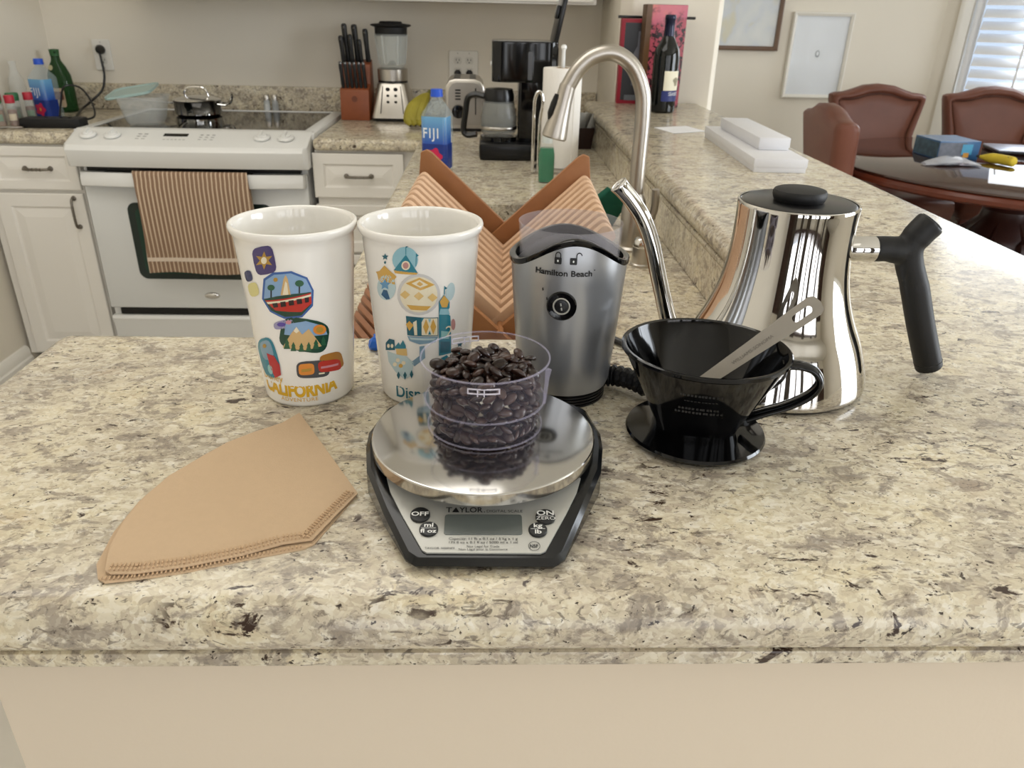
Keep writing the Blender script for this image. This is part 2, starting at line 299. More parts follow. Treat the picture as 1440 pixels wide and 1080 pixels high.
M2=[["sky2",1,[28,1253,17,1225,-10,1200,-52,1178,-105,1162,-166,1153,-229,1150,-290,1156,-343,1168,-384,1188,-407,1212,-412,1239,-396,1268,-363,1295,-316,1318,-261,1335,-201,1345,-141,1347,-85,1340,-37,1326,-1,1305,21,1280]],["teal",2,[-402,1157,-166,1288,19,1149]],["mustard",2,[-400,1163,19,1155,-6,1138,-379,1137]],["cream",3,[-105,1208,-112,1194,-129,1182,-154,1174,-182,1170,-210,1172,-233,1179,-248,1190,-251,1204,-243,1217,-226,1230,-201,1238,-173,1242,-145,1240,-123,1233,-109,1221]],["rose2",4,[-129,1207,-135,1197,-150,1188,-170,1182,-191,1182,-211,1186,-223,1194,-226,1205,-220,1215,-205,1224,-185,1230,-163,1231,-145,1226,-133,1218]],["teal",2,[-172,1288,-162,1368,-150,1369,-160,1288]],["dteal",3,[-150,1369,-100,1356,-154,1342]],["teal",2,[-17,1204,-3,1301,9,1302,-6,1204]],["teal",3,[3,1302,42,1285,1,1275]],["dteal",1,[-541,1279,-526,1263,-477,1265,-517,1250,-511,1232,-552,1239,-600,1225,-583,1245,-620,1254,-566,1260]],["dteal",1,[-538,1209,-540,1205,-544,1202,-549,1199,-556,1197,-564,1196,-571,1196,-577,1197,-581,1199,-584,1202,-584,1205,-582,1209,-577,1212,-572,1215,-565,1217,-557,1218,-551,1218,-545,1217,-540,1215,-538,1212]],["mustard",1,[-582,1183,-486,1152,-395,1125,-357,1110,-403,1085,-397,1046,-512,1050,-677,1035,-764,1049,-784,1098,-819,1111,-716,1127]],["mist",1,[-388,1024,-403,992,-436,961,-485,935,-546,915,-615,904,-687,902,-753,910,-805,927,-833,953,-833,985,-804,1020,-753,1053,-690,1082,-622,1103,-555,1113,-496,1113,-446,1102,-410,1082,-390,1055]],["blue2",2,[-597,1076,-567,1052,-487,1054,-551,1028,-544,999,-618,1007,-707,984,-680,1017,-745,1031,-645,1045]],["dblue",2,[-658,986,-574,988,-529,923,-614,910,-730,939]],["silver",1,[393,971,384,935,354,901,307,871,244,847,170,829,88,817,2,813,-84,817,-166,827,-239,845,-300,868,-344,898,-368,932,-371,968,-354,1006,-317,1043,-265,1076,-200,1104,-127,1126,-49,1139,30,1144,109,1139,184,1126,252,1105,310,1077,355,1044,383,1008]],["cream",2,[341,974,332,942,307,913,267,887,213,866,149,850,78,840,4,837,-70,840,-140,849,-203,864,-254,885,-292,911,-313,940,-316,972,-301,1004,-271,1035,-226,1064,-171,1088,-108,1106,-41,1117,29,1121,97,1118,162,1106,221,1089,271,1065,309,1037,333,1006]],["mustard",3,[-197,1067,40,1116,292,1055,44,1015]],["cream",4,[-97,1070,39,1099,181,1058,46,1037]],["mustard",5,[-12,1065,38,1088,96,1065,47,1049]],["sand",3,[-316,972,-218,1010,-133,979,-228,941]],["sand",3,[-71,969,19,1004,102,969,13,935]],["sand",3,[164,957,252,989,341,951,250,920]],["mustard",3,[-208,896,224,886,146,853,-135,858]],["dteal",1,[-236,802,353,787,353,632,-233,641]],["mustard",2,[-247,731,-174,763,-98,730,-186,679]],["cream",2,[-109,753,-41,772,-40,647,-95,646]],["cream",2,[52,790,340,782,339,639,40,647]],["mustard",3,[129,783,178,717,121,652,72,719]],["mustard",3,[259,780,312,712,256,649,204,716]],["teal",3,[52,790,90,790,49,755]],["teal",3,[161,651,190,687,215,650]],["sky2",3,[168,782,220,781,192,746]],["slate",1,[-234,635,353,626,296,580,-7,568,-198,594]],["mist",2,[-194,625,310,616,268,600,-168,608]],["teal",1,[367,915,460,967,576,901,578,854,521,812,598,782,628,562,635,462,366,459]],["mustard",2,[380,914,460,961,561,908,519,859,421,866]],["sky2",2,[394,855,549,845,582,795,367,810]],["aqua",2,[409,671,574,652,577,591,410,604]],["dteal",2,[396,581,595,565,600,478,396,482]],["teal",1,[460,967,466,1035,479,1034,481,966]],["dteal",1,[479,1029,528,1014,480,1006]],["mist",1,[676,967,654,938,619,917,577,908,539,914,510,933,498,961,502,993,523,1023,556,1044,595,1053,634,1047,664,1028,680,999]],["rose2",1,[718,699,713,675,696,659,671,655,645,664,626,684,618,709,623,732,639,748,663,752,689,743,709,724]],["dteal",1,[-793,464,-766,529,-646,580,-521,580,-527,493]],["cream",2,[-647,518,-663,503,-695,494,-723,497,-731,509,-713,524,-681,533,-654,531]],["cream",2,[-553,528,-567,513,-595,505,-620,508,-627,520,-612,535,-584,543,-559,540]],["teal",1,[-519,525,-426,569,-399,547,-329,594,-278,548,-282,523,-524,506]],["sand",1,[-506,507,-267,524,-263,462,-502,458]],["mist",1,[-749,463,-279,455,-139,405,-200,289,-366,247,-582,299,-742,370]],["cream",2,[-429,414,-447,400,-485,391,-521,393,-533,405,-514,420,-475,429,-440,427]],["cream",2,[-304,398,-321,383,-356,376,-389,379,-401,391,-384,406,-348,414,-316,410]],["mustard",2,[-373,368,-391,353,-428,345,-463,348,-475,360,-456,375,-419,384,-385,381]],["cream",2,[-508,370,-527,355,-569,345,-608,347,-622,359,-600,374,-557,384,-520,382]],["dteal",2,[-488,308,-452,279,-507,236,-543,271]],["dteal",2,[-335,320,-301,290,-350,242,-383,285]],["dteal",2,[-192,340,-160,303,-204,263,-236,300]],["slate",1,[-197,409,-17,469,-9,550,87,556,94,450,-128,374]],["teal",1,[291,363,412,437,536,453,696,367]],["teal",1,[693,393,863,448,1123,430,1220,358,754,348]],["mustard",2,[752,374,1169,391,1218,364,794,349]],["dteal",1,[850,540,878,519,949,508,896,502,916,481,856,499,803,495,815,513,767,531,828,525]]]
BE=[-3,-288,403,32,-226,405,-41,-225,404,-117,-263,369,104,-210,411,93,-273,361,65,-152,452,-44,-285,344,27,-287,336,170,-233,372,-126,-192,400,17,-104,446,-221,-185,380,-175,-228,341,80,-75,463,225,-180,377,125,-129,415,-76,-228,335,34,-163,386,58,-223,334,138,-253,309,-188,-112,421,196,-115,415,-10,-233,320,-37,-169,371,75,-278,280,-130,-257,293,-109,-119,402,-65,-281,272,4,-288,266,113,-180,350,-88,-56,447,-41,-98,406,148,-60,430,-171,-150,358,197,-210,308,-107,-171,336,176,-149,351,72,-103,388,263,-118,371,-250,-121,365,217,-45,424,-221,-185,306,-71,15,461,73,-13,435,-155,-61,397,101,-213,274,16,-177,300,-157,-198,282,-8,50,479,-50,-188,287,-40,-26,414,40,-285,206,243,-154,311,121,28,455,168,-234,246,13,-113,340,110,-266,217,26,-49,389,-232,-46,387,-83,-276,201,74,-146,303,186,-80,355,-66,-122,321,284,-48,378,152,-170,278,129,-111,324,-94,-62,362,-158,-241,218,117,-48,369,15,20,422,-191,15,416,-136,-112,315,-205,-85,331,-22,-287,170,176,1,399,222,-184,247,-258,-127,289,-122,1,390,-212,-195,232,231,37,414,-191,-138,272,197,-121,282,274,-88,306,71,60,423,-280,-69,319,-31,-63,323,83,-276,153,235,-28,346,71,-73,309,-129,-258,153,-108,69,414,-284,49,397,-51,41,389,147,-247,158,-49,106,439,-192,-12,344,199,-209,186,-288,-5,348,120,23,368,25,-287,119,170,73,407,17,132,450,260,-124,244,-150,-48,300,272,95,413,-200,87,407,174,-20,320,-117,130,439,59,2,337,-11,2,336,-252,-140,221,-186,-220,157,287,19,346,6,90,399,-38,-285,98,225,-59,276,-84,-2,321,106,121,418,-169,54,359,-240,46,351,-99,-270,95,220,43,342,-244,-28,283,121,-261,96,243,-155,180,117,-16,289,-277,-78,237,287,-22,282,-232,-170,161,66,-251,90,-47,183,431,-163,-238,94,-183,158,404,176,-228,95,-149,21,292,-266,111,362,-107,66,326,281,-62,221,138,97,347,22,62,317,273,91,340,-147,124,364,229,11,274,68,114,354,54,218,437,-7,-288,31,-287,25,281,-54,106,345,40,-285,31,164,46,294,-61,-281,31,167,155,380,-83,152,378,246,149,374,59,172,392,-212,-194,96,87,-274,31,94,63,301,-218,41,282,120,200,409,207,112,339,-11,163,378,222,-184,99,-108,-267,31,-267,-107,158,-48,56,287,-212,108,329,-116,200,400,283,51,281,204,203,400,134,-255,31,272,-95,155,-288,-11,221,-149,-246,31,-176,228,407,-273,91,290,175,-229,31,-168,92,282,-252,-139,97,1,130,311,288,14,218,255,-134,98,222,81,270,2,228,388,-190,-217,31,-230,174,337,-285,-41,157,210,-197,31,-112,135,297,118,188,337,287,-26,160,-60,219,356,-226,-179,31,115,139,284,218,188,321,-280,68,220,251,140,278,39,285,393,-53,174,304,54,177,306,-178,162,292,166,235,348,241,-158,31,182,151,278,-120,200,316,105,268,370,-278,-75,95,-180,225,333,-46,284,379,-245,152,271,59,236,338,276,84,216,-252,-139,31,283,-54,97,-118,262,348,-287,27,159,264,-115,31,-1,225,299,283,51,153,-272,-96,31,225,133,214,-288,-9,95,178,227,279,7,288,327,-254,135,205,112,207,262,288,7,98,279,-72,31,118,263,297,-61,281,308,-174,229,261,-272,94,152,-66,231,259,-214,193,222,-285,-42,31,-118,263,275,209,198,222,262,119,155,-283,53,97,287,-23,31,52,283,274,-18,287,254,-288,10,31,156,242,216,273,92,96,-240,91,90,227,178,157,-226,178,157,287,28,31,97,271,221,-134,255,207,-282,58,31,-179,226,164,-69,280,204,179,226,160,-246,150,98,32,286,206,279,72,31,244,153,96,46,252,152,-269,104,31,117,263,149,-204,203,98,261,121,31,201,206,98,-109,266,144,-15,288,158,-247,148,31,-155,242,98,237,163,31,152,245,96,-218,188,31,-56,282,100,76,278,95,209,198,31,13,288,97,-183,223,31,173,230,31,-141,251,31,131,256,31,-99,270,31,91,273,31,-52,283,31,42,285,31,-8,288,31]
# ================================================================== THE ROOM
B = 1.03      # bar top height
K = 0.914     # kitchen counter height
structure(MB().bb(-1.9, 4.8, -3.3, 5.6, -0.05, 0).build('floor', FLOORM))
structure(MB().bb(-1.9, 4.8, -3.3, 5.6, 2.6, 2.65).build('ceiling', CEIL))
structure(MB().bb(-1.86, -1.76, -3.2, 3.5, 0, 2.6).build('wall_left', WALL))
structure(MB().bb(-1.76, 0.45, 3.40, 3.5, 0, 2.6).build('wall_kitchen', WALL))
wb = MB(); wb.prism([(0.45, 3.45), (0.45, 2.93), (0.49, 2.90), (0.70, 2.90), (0.775, 2.86), (0.80, 2.90), (0.80, 5.40), (0.74, 5.40), (0.74, 3.45)], 0, 2.6)
structure(wb.build('wall_partition', WALL, bevel=0.006))
structure(MB().bb(0.80, 2.90, 5.30, 5.40, 0, 2.6).build('wall_dining', WALL))
# rear and side walls with window openings
def wall_open(name, axis, c, a0, a1, o0, o1, z0, z1, th=0.1):
    m = MB()
    for (p, q, r, s) in ((a0, o0, 0, 2.6), (o1, a1, 0, 2.6), (o0, o1, 0, z0), (o0, o1, z1, 2.6)):
        if axis == 'y': m.bb(p, q, c, c + th, r, s)
        else: m.bb(c, c + th, p, q, r, s)
    return structure(m.build(name, WALL))
wall_open('wall_rear', 'y', -2.75, -1.76, 4.7, -0.9, 2.9, 0.35, 2.35)
wall_open('wall_side', 'x', 4.1, -2.7, 4.1, -0.4, 1.6, 0.7, 2.3)
# unseen window frames and doors; the dark ones added to stripe kettle reflections
DKWOOD = mat('dark_door_wood', '#3a241a', .35, var=.2, vscale=12)
wf_ = MB()
for x in (-.9, .05, 1.0, 1.95, 2.9): wf_.bb(x - .045, x + .045, -2.66, -2.5, .35, 2.35)
for z in (.35, 2.35): wf_.bb(-.945, 2.945, -2.66, -2.5, z - .045, z + .045)
w2_ = structure(wf_.build('window_2', DKWOOD))
REFLDRAPE = mat('drape_cloth', '#4a4036', .9, var=.2, vscale=20)  # unseen drapes, added to put dark bands in the kettle's reflection
for x0_, x1_ in ((-1.02, -.72), (-.30, -.08), (.30, .62), (1.30, 1.52), (2.2, 2.4), (2.75, 3.05)):
    cm_ = MB(); n_ = int((x1_ - x0_) / .02); cm_.loft([[(x0_ + (x1_ - x0_) * k / n_, -2.42 + .025 * math.sin(k * 1.4) - s_ * .01, z) for k in range(n_ + 1)] + [(x0_ + (x1_ - x0_) * k / n_, -2.43 + .025 * math.sin(k * 1.4), z) for k in range(n_, -1, -1)] for z, s_ in ((.05, 0), (2.4, 0))])
    cm_.build('curtain', REFLDRAPE, w2_)
wf_ = MB()
for y in (-.4, .27, .93, 1.6): wf_.bb(3.9, 4.1, y - .04, y + .04, .7, 2.3)
for z in (.7, 2.3): wf_.bb(3.9, 4.1, -.44, 1.64, z - .04, z + .04)
structure(wf_.build('window_3', TRIM))
for k_, (x0_, x1_) in enumerate(((-1.74, -1.06), (3.1, 3.95))):  # unseen doors, added as dark brown strips for the kettle to reflect
    dm_ = MB(); dm_.bb(x0_, x1_, -2.645, -2.60, 0, 2.1); d_ = structure(dm_.build('door_%d' % (k_ + 1), DKWOOD))
    for zc in (.55, 1.5): pm_ = MB(); pm_.bb(x0_ + .14, x1_ - .14, -2.60, -2.585, zc - .35, zc + .35); pm_.build('door_panel', DKWOOD, d_, bevel=.01)
# angled window wall of the dining corner
WA = math.radians(-38)
P0 = Vector((2.86, 5.31, 0))
wall_m = Matrix.Translation(P0) @ Matrix.Rotation(WA, 4, 'Z')
ww = MB(); L = 1.85; wx0, wx1, wz0, wz1 = 0.17, 1.45, 0.62, 2.1
for (p, q, r, s) in ((0, wx0, 0, 2.6), (wx1, L, 0, 2.6), (wx0, wx1, 0, wz0), (wx0, wx1, wz1, 2.6)):
    ww.box(((p + q) / 2, 0.05, (r + s) / 2), (q - p, 0.1, s - r), wall_m)
structure(ww.build('wall_window', WALL))
SHUT = mat('shutter_paint', '#f1f2f4', 0.35, var=0.01, vscale=4)
win = MB()
for (p, q, r, s) in ((wx0 - .075, wx0, wz0 - .08, wz1 + .08), (wx1, wx1 + .075, wz0 - .08, wz1 + .08), (wx0, wx1, wz1, wz1 + .08), (wx0, wx1, wz0 - .08, wz0)):
    win.box(((p + q) / 2, -0.012, (r + s) / 2), (q - p, 0.024, s - r), wall_m)
window = structure(win.build('window_1', TRIM, bevel=0.004))
ws = MB(); ws.box(((wx0 + wx1) / 2, -0.03, wz0 - 0.02), (wx1 - wx0 + .2, 0.07, 0.03), wall_m); ws.build('window_sill', TRIM, window, bevel=0.004)
for k in range(2):
    x0 = wx0 + 0.01 + k * 0.635; x1 = x0 + 0.625
    fr = MB()
    for (p, q, r, s) in ((x0, x0 + .045, wz0, wz1), (x1 - .045, x1, wz0, wz1), (x0 + .045, x1 - .045, wz1 - .06, wz1), (x0 + .045, x1 - .045, wz0, wz0 + .08)):
        fr.box(((p + q) / 2, 0.02, (r + s) / 2), (q - p, 0.03, s - r), wall_m)
    f = fr.build('shutter_frame', SHUT, window, bevel=0.003)
    n = 20; proto = None
    for i in range(n):
        z = wz0 + 0.115 + i * (wz1 - wz0 - 0.17) / (n - 1)
        if proto is None:
            sl = MB(); sl.loft([[(sx, math.cos(a) * .036 * math.cos(.75) - math.sin(a) * .005 * math.sin(.75), math.cos(a) * .036 * math.sin(.75) + math.sin(a) * .005 * math.cos(.75)) for a in [2 * PI * t / 8 for t in range(8)]] for sx in (-.26, .26)])
            proto = sl.build('louver', SHUT, window)
            o = proto
        else:
            o = proto.copy(); coll.objects.link(o); o.parent = window
        o.matrix_world = wall_m @ Matrix.Translation(((x0 + x1) / 2, 0.02, z))
    tr = MB(); tr.box(((x0 + x1) / 2, -0.022, (wz0 + wz1) / 2), (0.012, 0.008, wz1 - wz0 - .25), wall_m); tr.build('tilt_rod', SHUT, window)
pane = MB(); pane.box(((wx0 + wx1) / 2, 0.075, (wz0 + wz1) / 2), (wx1 - wx0, 0.004, wz1 - wz0), wall_m)
pane.build('pane', glassmat('window_glass', '#eef3f8', 0.02, alpha=0.12), window)
# baseboard along the left wall, stepped profile
bbd = MB(); prof = [(-1.76, 0), (-1.738, 0), (-1.738, .085), (-1.744, .09), (-1.744, .115), (-1.752, .128), (-1.76, .13)]
bbd.loft([[(x, y, z) for x, z in prof] for y in (-2.7, 2.74)]); structure(bbd.build('baseboard_left', TRIM))
# half wall carrying the bar
hw = MB(); hw.prism([(-.298, .345), (.70, .345), (.70, 2.895), (.354, 2.895), (.354, .684), (-.298, .684)], 0, .983)
structure(hw.build('wall_bar', BARPAINT, bevel=0.004))

# ================================================================== COUNTERS
bar = MB(); bar.prism([(-.416, .316), (.750, .316), (.750, 2.895), (.338, 2.895), (.338, .706), (-.416, .706)], .992, B)
bt = bar.build('bar_top', GRANITE, bevel=0.0185, seg=5)
tag(bt, 'speckled cream granite bar top with rounded edge in the foreground', 'countertop')
bl = MB(); bl.prism([(-.410, .322), (.744, .322), (.744, 2.893), (.344, 2.893), (.344, .700), (-.410, .700)], .983, .994)
bl.build('edge_lamination', GRANITE, bt, bevel=0.003)
bs = MB(); bs.bb(.345, .354, .684, 2.89, K, .983); bs.bb(-.235, .345, .684, .693, K, .983)
tag(bs.build('granite_backsplash', GRANITE), 'upright granite backsplash strip below the raised bar by the sink', 'backsplash')

def counter(name, out, cutter=None):
    m = MB(); m.prism(out, K - .04, K); o = m.build(name, GRANITE, bevel=0.014, seg=4)
    if cutter:
        c = MB(); c.prism(cutter, K - .2, K + .2); co = c.build('cut', GRANITE)
        md = o.modifiers.new('b', 'BOOLEAN'); md.object = co; md.operation = 'DIFFERENCE'; md.solver = 'EXACT'
        dg = bpy.context.evaluated_depsgraph_get(); dg.update()
        me = bpy.data.meshes.new_from_object(o.evaluated_get(dg)); o.modifiers.clear(); o.data = me
        me.polygons.foreach_set('use_smooth', [True] * len(me.polygons)); me.set_sharp_from_angle(angle=math.radians(35))
        bpy.data.objects.remove(co)
    return o
sink_out = rrect(.33, .56, .05, 5, .035, 1.49)
tag(counter('sink_counter', [(-.592, 2.69), (-.235, 2.69), (-.235, .684), (.354, .684), (.354, 2.89), (.44, 2.95), (.44, 3.39), (-.592, 3.39)], sink_out),
    'granite kitchen counter wrapping from blender corner down to the sink', 'countertop')
tag(counter('stove_side_counter', [(-1.752, 2.72), (-1.412, 2.72), (-1.412, 3.39), (-1.752, 3.39)]),
    'short granite counter left of the stove holding spice jars', 'countertop')
bsb = MB(); bsb.bb(-1.755, .445, 3.382, 3.399, K, 1.013)
tag(bsb.build('granite_backsplash', GRANITE, bevel=0.003), 'low granite backsplash strip along the kitchen wall behind the stove', 'backsplash')
# sink basin
sk = MB(); rings = []
for (dx, z) in ((0.012, K - .041), (0.0, K - .041), (0.0, K - .05), (-.012, K - .19), (-.05, K - .20)):
    rings.append([(x, y, z) for x, y in rrect(.33 + 2 * dx, .56 + 2 * dx, .05 + max(dx, -.02), 5, .035, 1.49)])
sk.loft(rings, cap=False); n0 = len(sk.v); sk.f.append(tuple(range(n0 - 24, n0)))
tag(sk.build('sink', SATIN), 'stainless undermount sink basin set in the counter behind the wooden rack', 'sink')

# ================================================================== CABINETS
def front_panel(name, w, h, parent, loc, frame=.045, rot=0):
    """raised-panel door or drawer front, facing -y"""
    m = MB(); rings = []
    for ins, y in ((0, .018), (0, .002), (.003, 0), (frame, 0), (frame + .006, .006), (frame + .010, .006), (frame + .038, .001)):
        a, b = w / 2 - ins, h / 2 - ins
        if b <= .004: b = .004
        rings.append([(-a, y, -b), (a, y, -b), (a, y, b), (-a, y, b)])
    m.loft(rings)
    o = m.build(name, CAB, parent, ang=10); o.location = loc; o.rotation_euler = (0, 0, rot); return o
def pull(parent, loc, vertical=False, L=.085):
    m = MB(); a = L / 2
    pts = smoothpath([(-a, 0, 0), (-a, -.014, 0), (-a + .012, -.022, 0), (0, -.024, 0), (a - .012, -.022, 0), (a, -.014, 0), (a, 0, 0)], 4)
    M = Matrix.Translation(loc) @ (Matrix.Rotation(PI / 2, 4, 'Y') if vertical else Matrix())
    m.tube(pts, .0045, 8, M=M)
    for sx in (-a, a): m.lathe([(0, 0), (.009, 0), (.008, .004), (.004, .006), (0, .006)], 12, M @ Matrix.Translation((sx, 0, 0)) @ Matrix.Rotation(PI / 2, 4, 'X'))
    for q in (-.02, -.007, .007, .02): m.lathe([(0, -.003), (.0065, 0), (0, .003)], 8, M @ Matrix.Translation((q, -.0236, 0)) @ Matrix.Rotation(PI / 2, 4, 'Y'))
    return m.build('pull', PEWTER, parent)
cabL = thing('base_cabinet', 'white raised-panel base cabinet left of the stove against the wall', 'cabinet', (-1.57, 2.74, 0))
m = MB(); m.bb(-.17, .165, 0, .62, .10, .872); m.bb(-.17, .165, .06, .62, 0, .10); m.build('carcass', CAB, cabL)
d = front_panel('drawer', .30, .145, cabL, (.012, -.018, .795), .03); pull(d, (0.02, 0, 0))
d = front_panel('door', .30, .60, cabL, (.012, -.018, .41)); pull(d, (.118, 0, .235), True, .1)
cabR = thing('base_cabinet', 'white base cabinet with drawer right of the stove below the blender', 'cabinet', (-.415, 2.72, 0))
m = MB(); m.bb(-.178, .187, 0, .65, .10, .872); m.bb(-.178, .187, .06, .65, 0, .10); m.build('carcass', CAB, cabR)
d = front_panel('drawer', .31, .15, cabR, (-.03, -.018, .79), .035); pull(d, (0, 0, 0))
for zc in (.605, .425, .22): d = front_panel('drawer', .31, .17 if zc > .3 else .2, cabR, (-.03, -.018, zc), .035); pull(d, (0, 0, 0.04))
cabS = thing('base_cabinet', 'white base cabinet under the sink counter facing the stove aisle', 'cabinet', (-.21, 1.7, 0))
m = MB(); m.bb(0, .545, -.99, .98, .10, K - .21); m.bb(0, .02, -.99, .98, K - .21, .872); m.bb(.06, .545, -.99, .98, 0, .10); m.build('carcass', CAB, cabS)
for yc in (-.75, -.27, .21, .69): d = front_panel('door', .45, .74, cabS, (-.018, yc, .48), rot=-PI / 2); pull(d, (.17, 0, .28), True)
up = thing('wall_cabinet', 'white upper cabinet along the top edge above blender and coffee maker', 'cabinet', (-.13, 3.08, 1.337))
m = MB(); m.bb(-.50, .515, 0, .315, .0, .75); m.build('carcass', CAB, up)
for xc in (-.335, .0, .335): front_panel('door', .33, .735, up, (xc + .005, -.018, .375))
hd = thing('range_hood', 'white range hood above the stove at the top edge', 'hood', (-1.0, 2.95, 1.345))
m = MB(); m.loft([[(-.38, 0, 0), (.36, 0, 0), (.36, .445, 0), (-.38, .445, 0)], [(-.38, 0, .06), (.36, 0, .06), (.36, .445, .06), (-.38, .445, .06)], [(-.38, .15, .16), (.36, .15, .16), (.36, .445, .16), (-.38, .445, .16)]])
m.build('shell', WHITE, hd, bevel=.004); m = MB(); m.bb(-.3, .28, .08, .38, -.004, .004); m.build('filter_screen', STEEL, hd)

# ================================================================== RANGE
rg = thing('stove', 'white slide-in electric stove with black glass cooktop', 'stove', (-1.002, 2.72, 0))
W2 = .381
m = MB(); m.bb(-W2, W2, 0, .63, .04, .90); m.build('body', WHITE, rg, bevel=.004)
m = MB(); # cooktop frame ring
ro = [(-.405, .035), (.405, .035), (.405, .645), (-.405, .645)]; ri = [(-.365, .075), (.365, .075), (.365, .60), (-.365, .60)]
m.loft([[(x, y, z) for x, y in r] for r, z in ((ro, .900), (ro, .922), (ri, .926), (ri, .905))], cap=False)
m.build('cooktop_frame', WHITE, rg, bevel=.003)
m = MB(); m.bb(-.366, .366, .074, .601, .912, .9225); glass = m.build('cooktop', BLACKGLASS, rg)
BURN = mat('burner_print', '#3b3b3d', 0.12)
for (x, y, r) in ((-.2, .2, .09), (.2, .2, .075), (-.2, .45, .075), (.2, .45, .1)):
    m = MB(); m.lathe([(r, .9226), (r + .003, .9228), (r + .006, .9226)], 40, c=(x, y, 0)); m.build('burner_ring', BURN, glass)
m = MB(); prof = [(.09, .922), (.045, .926), (.035, .922), (-.075, .889), (-.088, .874), (-.066, .817), (0.0, .817), (.09, .85)]
rings = []
for x, k in ((-.398, 0.0), (-.386, 1.0), (-.2, 1.10), (0, 1.14), (.2, 1.10), (.386, 1.0), (.398, 0.0)):
    rings.append([(x, (y * (k if y < 0 else 1)) if k else max(y, -.06), z) for y, z in prof])
m.loft(rings); pn = m.build('control_panel', WHITE, rg, bevel=.002)
sl = Vector((0, -.11, -.033)).normalized(); nn = Vector((0, sl.z, -sl.y)).normalized()
if nn.z < 0: nn = -nn
def onpanel(x, t, off=.001): return Vector((x, .035, .922)) + sl * t + nn * off
Rk = Vector((0, 0, 1)).rotation_difference(nn).to_matrix().to_4x4()
for x in (-.335, -.255, .24, .32):
    Mk = Matrix.Translation(onpanel(x, .05, .004)) @ Rk
    m = MB(); m.lathe([(0, 0), (.027, 0), (.027, .004), (.024, .007), (0, .008)], 28, Mk); kd = m.build('knob', WHITE, rg)
    m = MB(); m.lathe([(0, .007), (.0185, .007), (.017, .013), (0, .014)], 20, Mk); m.box((0, 0, .014), (.007, .034, .012), Mk); m.build('grip', WHITE, kd)
DIM = mat('panel_print', '#a8a8a6', 0.5)
disp = MB(); disp.box((0, 0, 0), (.08, .020, .002), Matrix.Translation(onpanel(-.05, .035)) @ Rk @ Matrix()); disp.build('clock_display', BLACKG, rg)
for i in range(6):
    m = MB(); m.box((0, 0, 0), (.008, .006, .0015), Matrix.Translation(onpanel(-.08 + i * .013, .07)) @ Rk); m.build('touch_key', DIM, rg)
for r in range(3):
    for c in range(3):
        for x0 in (-.17, .035):
            if x0 < 0 and c == 2: continue
            m = MB(); m.box((0, 0, 0), (.012 if x0 < 0 else .01, .005, .0015), Matrix.Translation(onpanel(x0 + c * .02, .03 + r * .018)) @ Rk); m.build('touch_key', DIM, rg)
# door
m = MB(); m.bb(-W2, W2, -.022, 0, .302, .79); dr = m.build('oven_door', mat('door_white', '#dfe0de', 0.25), rg, bevel=.005)
wout = rrect(.50, .275, .03, 6, -.0, .552)
m = MB(); m.loft([[(x, y, z) for x, z in wout] for y in (-.0245, -.018)]); m.build('window_border', mat('oven_border', '#24302b', 0.15), dr)
m = MB(); m.loft([[(x, y, z) for x, z in rrect(.45, .235, .02, 6, 0, .552)] for y in (-.0262, -.02)]); m.build('oven_window', mat('oven_glass', '#1d3d30', 0.12), dr)
m = MB(); hp = [(-.372, -.05), (-.2, -.066), (0, -.070), (.2, -.066), (.372, -.05)]
rings = []
for x, y in [(-.378, -.02)] + hp + [(.378, -.02)]:
    rings.append([(x, y - .004, .752), (x, y + .006, .748), (x, y + .02, .776), (x, y + .02, .796), (x, y + .004, .796), (x, y - .004, .775)])
m.loft(rings); m.build('door_handle', WHITE, dr, bevel=.003)
for i in range(4): m = MB(); m.bb(-.29 + i * .13, -.19 + i * .13, -.048, -.02, .7952, .7975); m.build('vent_slot', BLACKP, dr)
m = MB(); m.bb(-.36, .36, -.02, -.001, .795, .812); m.build('door_gap', BLACKP, rg)
m = MB(); m.loft([[(x, y, z) for x, z in ellipse(rx, rz, 24, -.005, .352)] for y, rx, rz in ((-.022, .028, .013), (-.026, .026, .011), (-.029, .018, .006))]); m.build('badge', CHROME, dr)
m = MB(); m.bb(-.35, .36, -.014, 0, .275, .298); m.build('drawer_gap', BLACKP, rg)
m = MB(); m.loft([[(-W2, y, z) for y, z in pf] if False else [(x, y, z) for y, z in ((0, .06), (-.02, .06), (-.022, .24), (-.03, .262), (-.022, .272), (0, .272))] for x in (-W2, W2)]); m.build('storage_drawer', WHITE, rg, bevel=.003)
# towel over the handle: ribbed cloth sheet with thickness
tw = MB(); nx, rows = 96, []
path = [(2.676, .58), (2.672, .70), (2.667, .785), (2.655, .802), (2.640, .795), (2.636, .74), (2.637, .66), (2.640, .58), (2.643, .52), (2.645, .455)]
path = [(p.x, p.y) for p in smoothpath([(a, b, 0) for a, b in path], 4)]
def towel_pt(i, j, side):
    u = i / nx; y, z = path[j]
    t = j / (len(path) - 1)
    x = -1.186 + .378 * u + .004 * math.sin(9 * t + 2) + (0.010 * (t - .35) * (1 if u > .8 else 0))
    rib = .0014 * math.sin(u * 2 * PI * 26)
    fold = .006 * math.sin(u * 5.0 + t * 2.0) * (t - .3) + (.010 * math.exp(-((u - .88) / .03) ** 2) * max(0, 1 - abs(t - .6) * 2))
    band = .0016 if abs(z - .505) < .012 and t > .5 else 0
    s = -1 if t > .42 else 1
    return (x, y + s * (rib + abs(fold) + band + (.003 if side else 0)) if t > .5 or t < .36 else y, z + (side * .003 if .36 <= t <= .5 else 0) + (.004 * math.sin(u * 7) if j == len(path) - 1 else 0))
vs = [towel_pt(i, j, sd) for sd in (0, 1) for j in range(len(path)) for i in range(nx + 1)]
w1 = nx + 1; half = w1 * len(path); fs = []
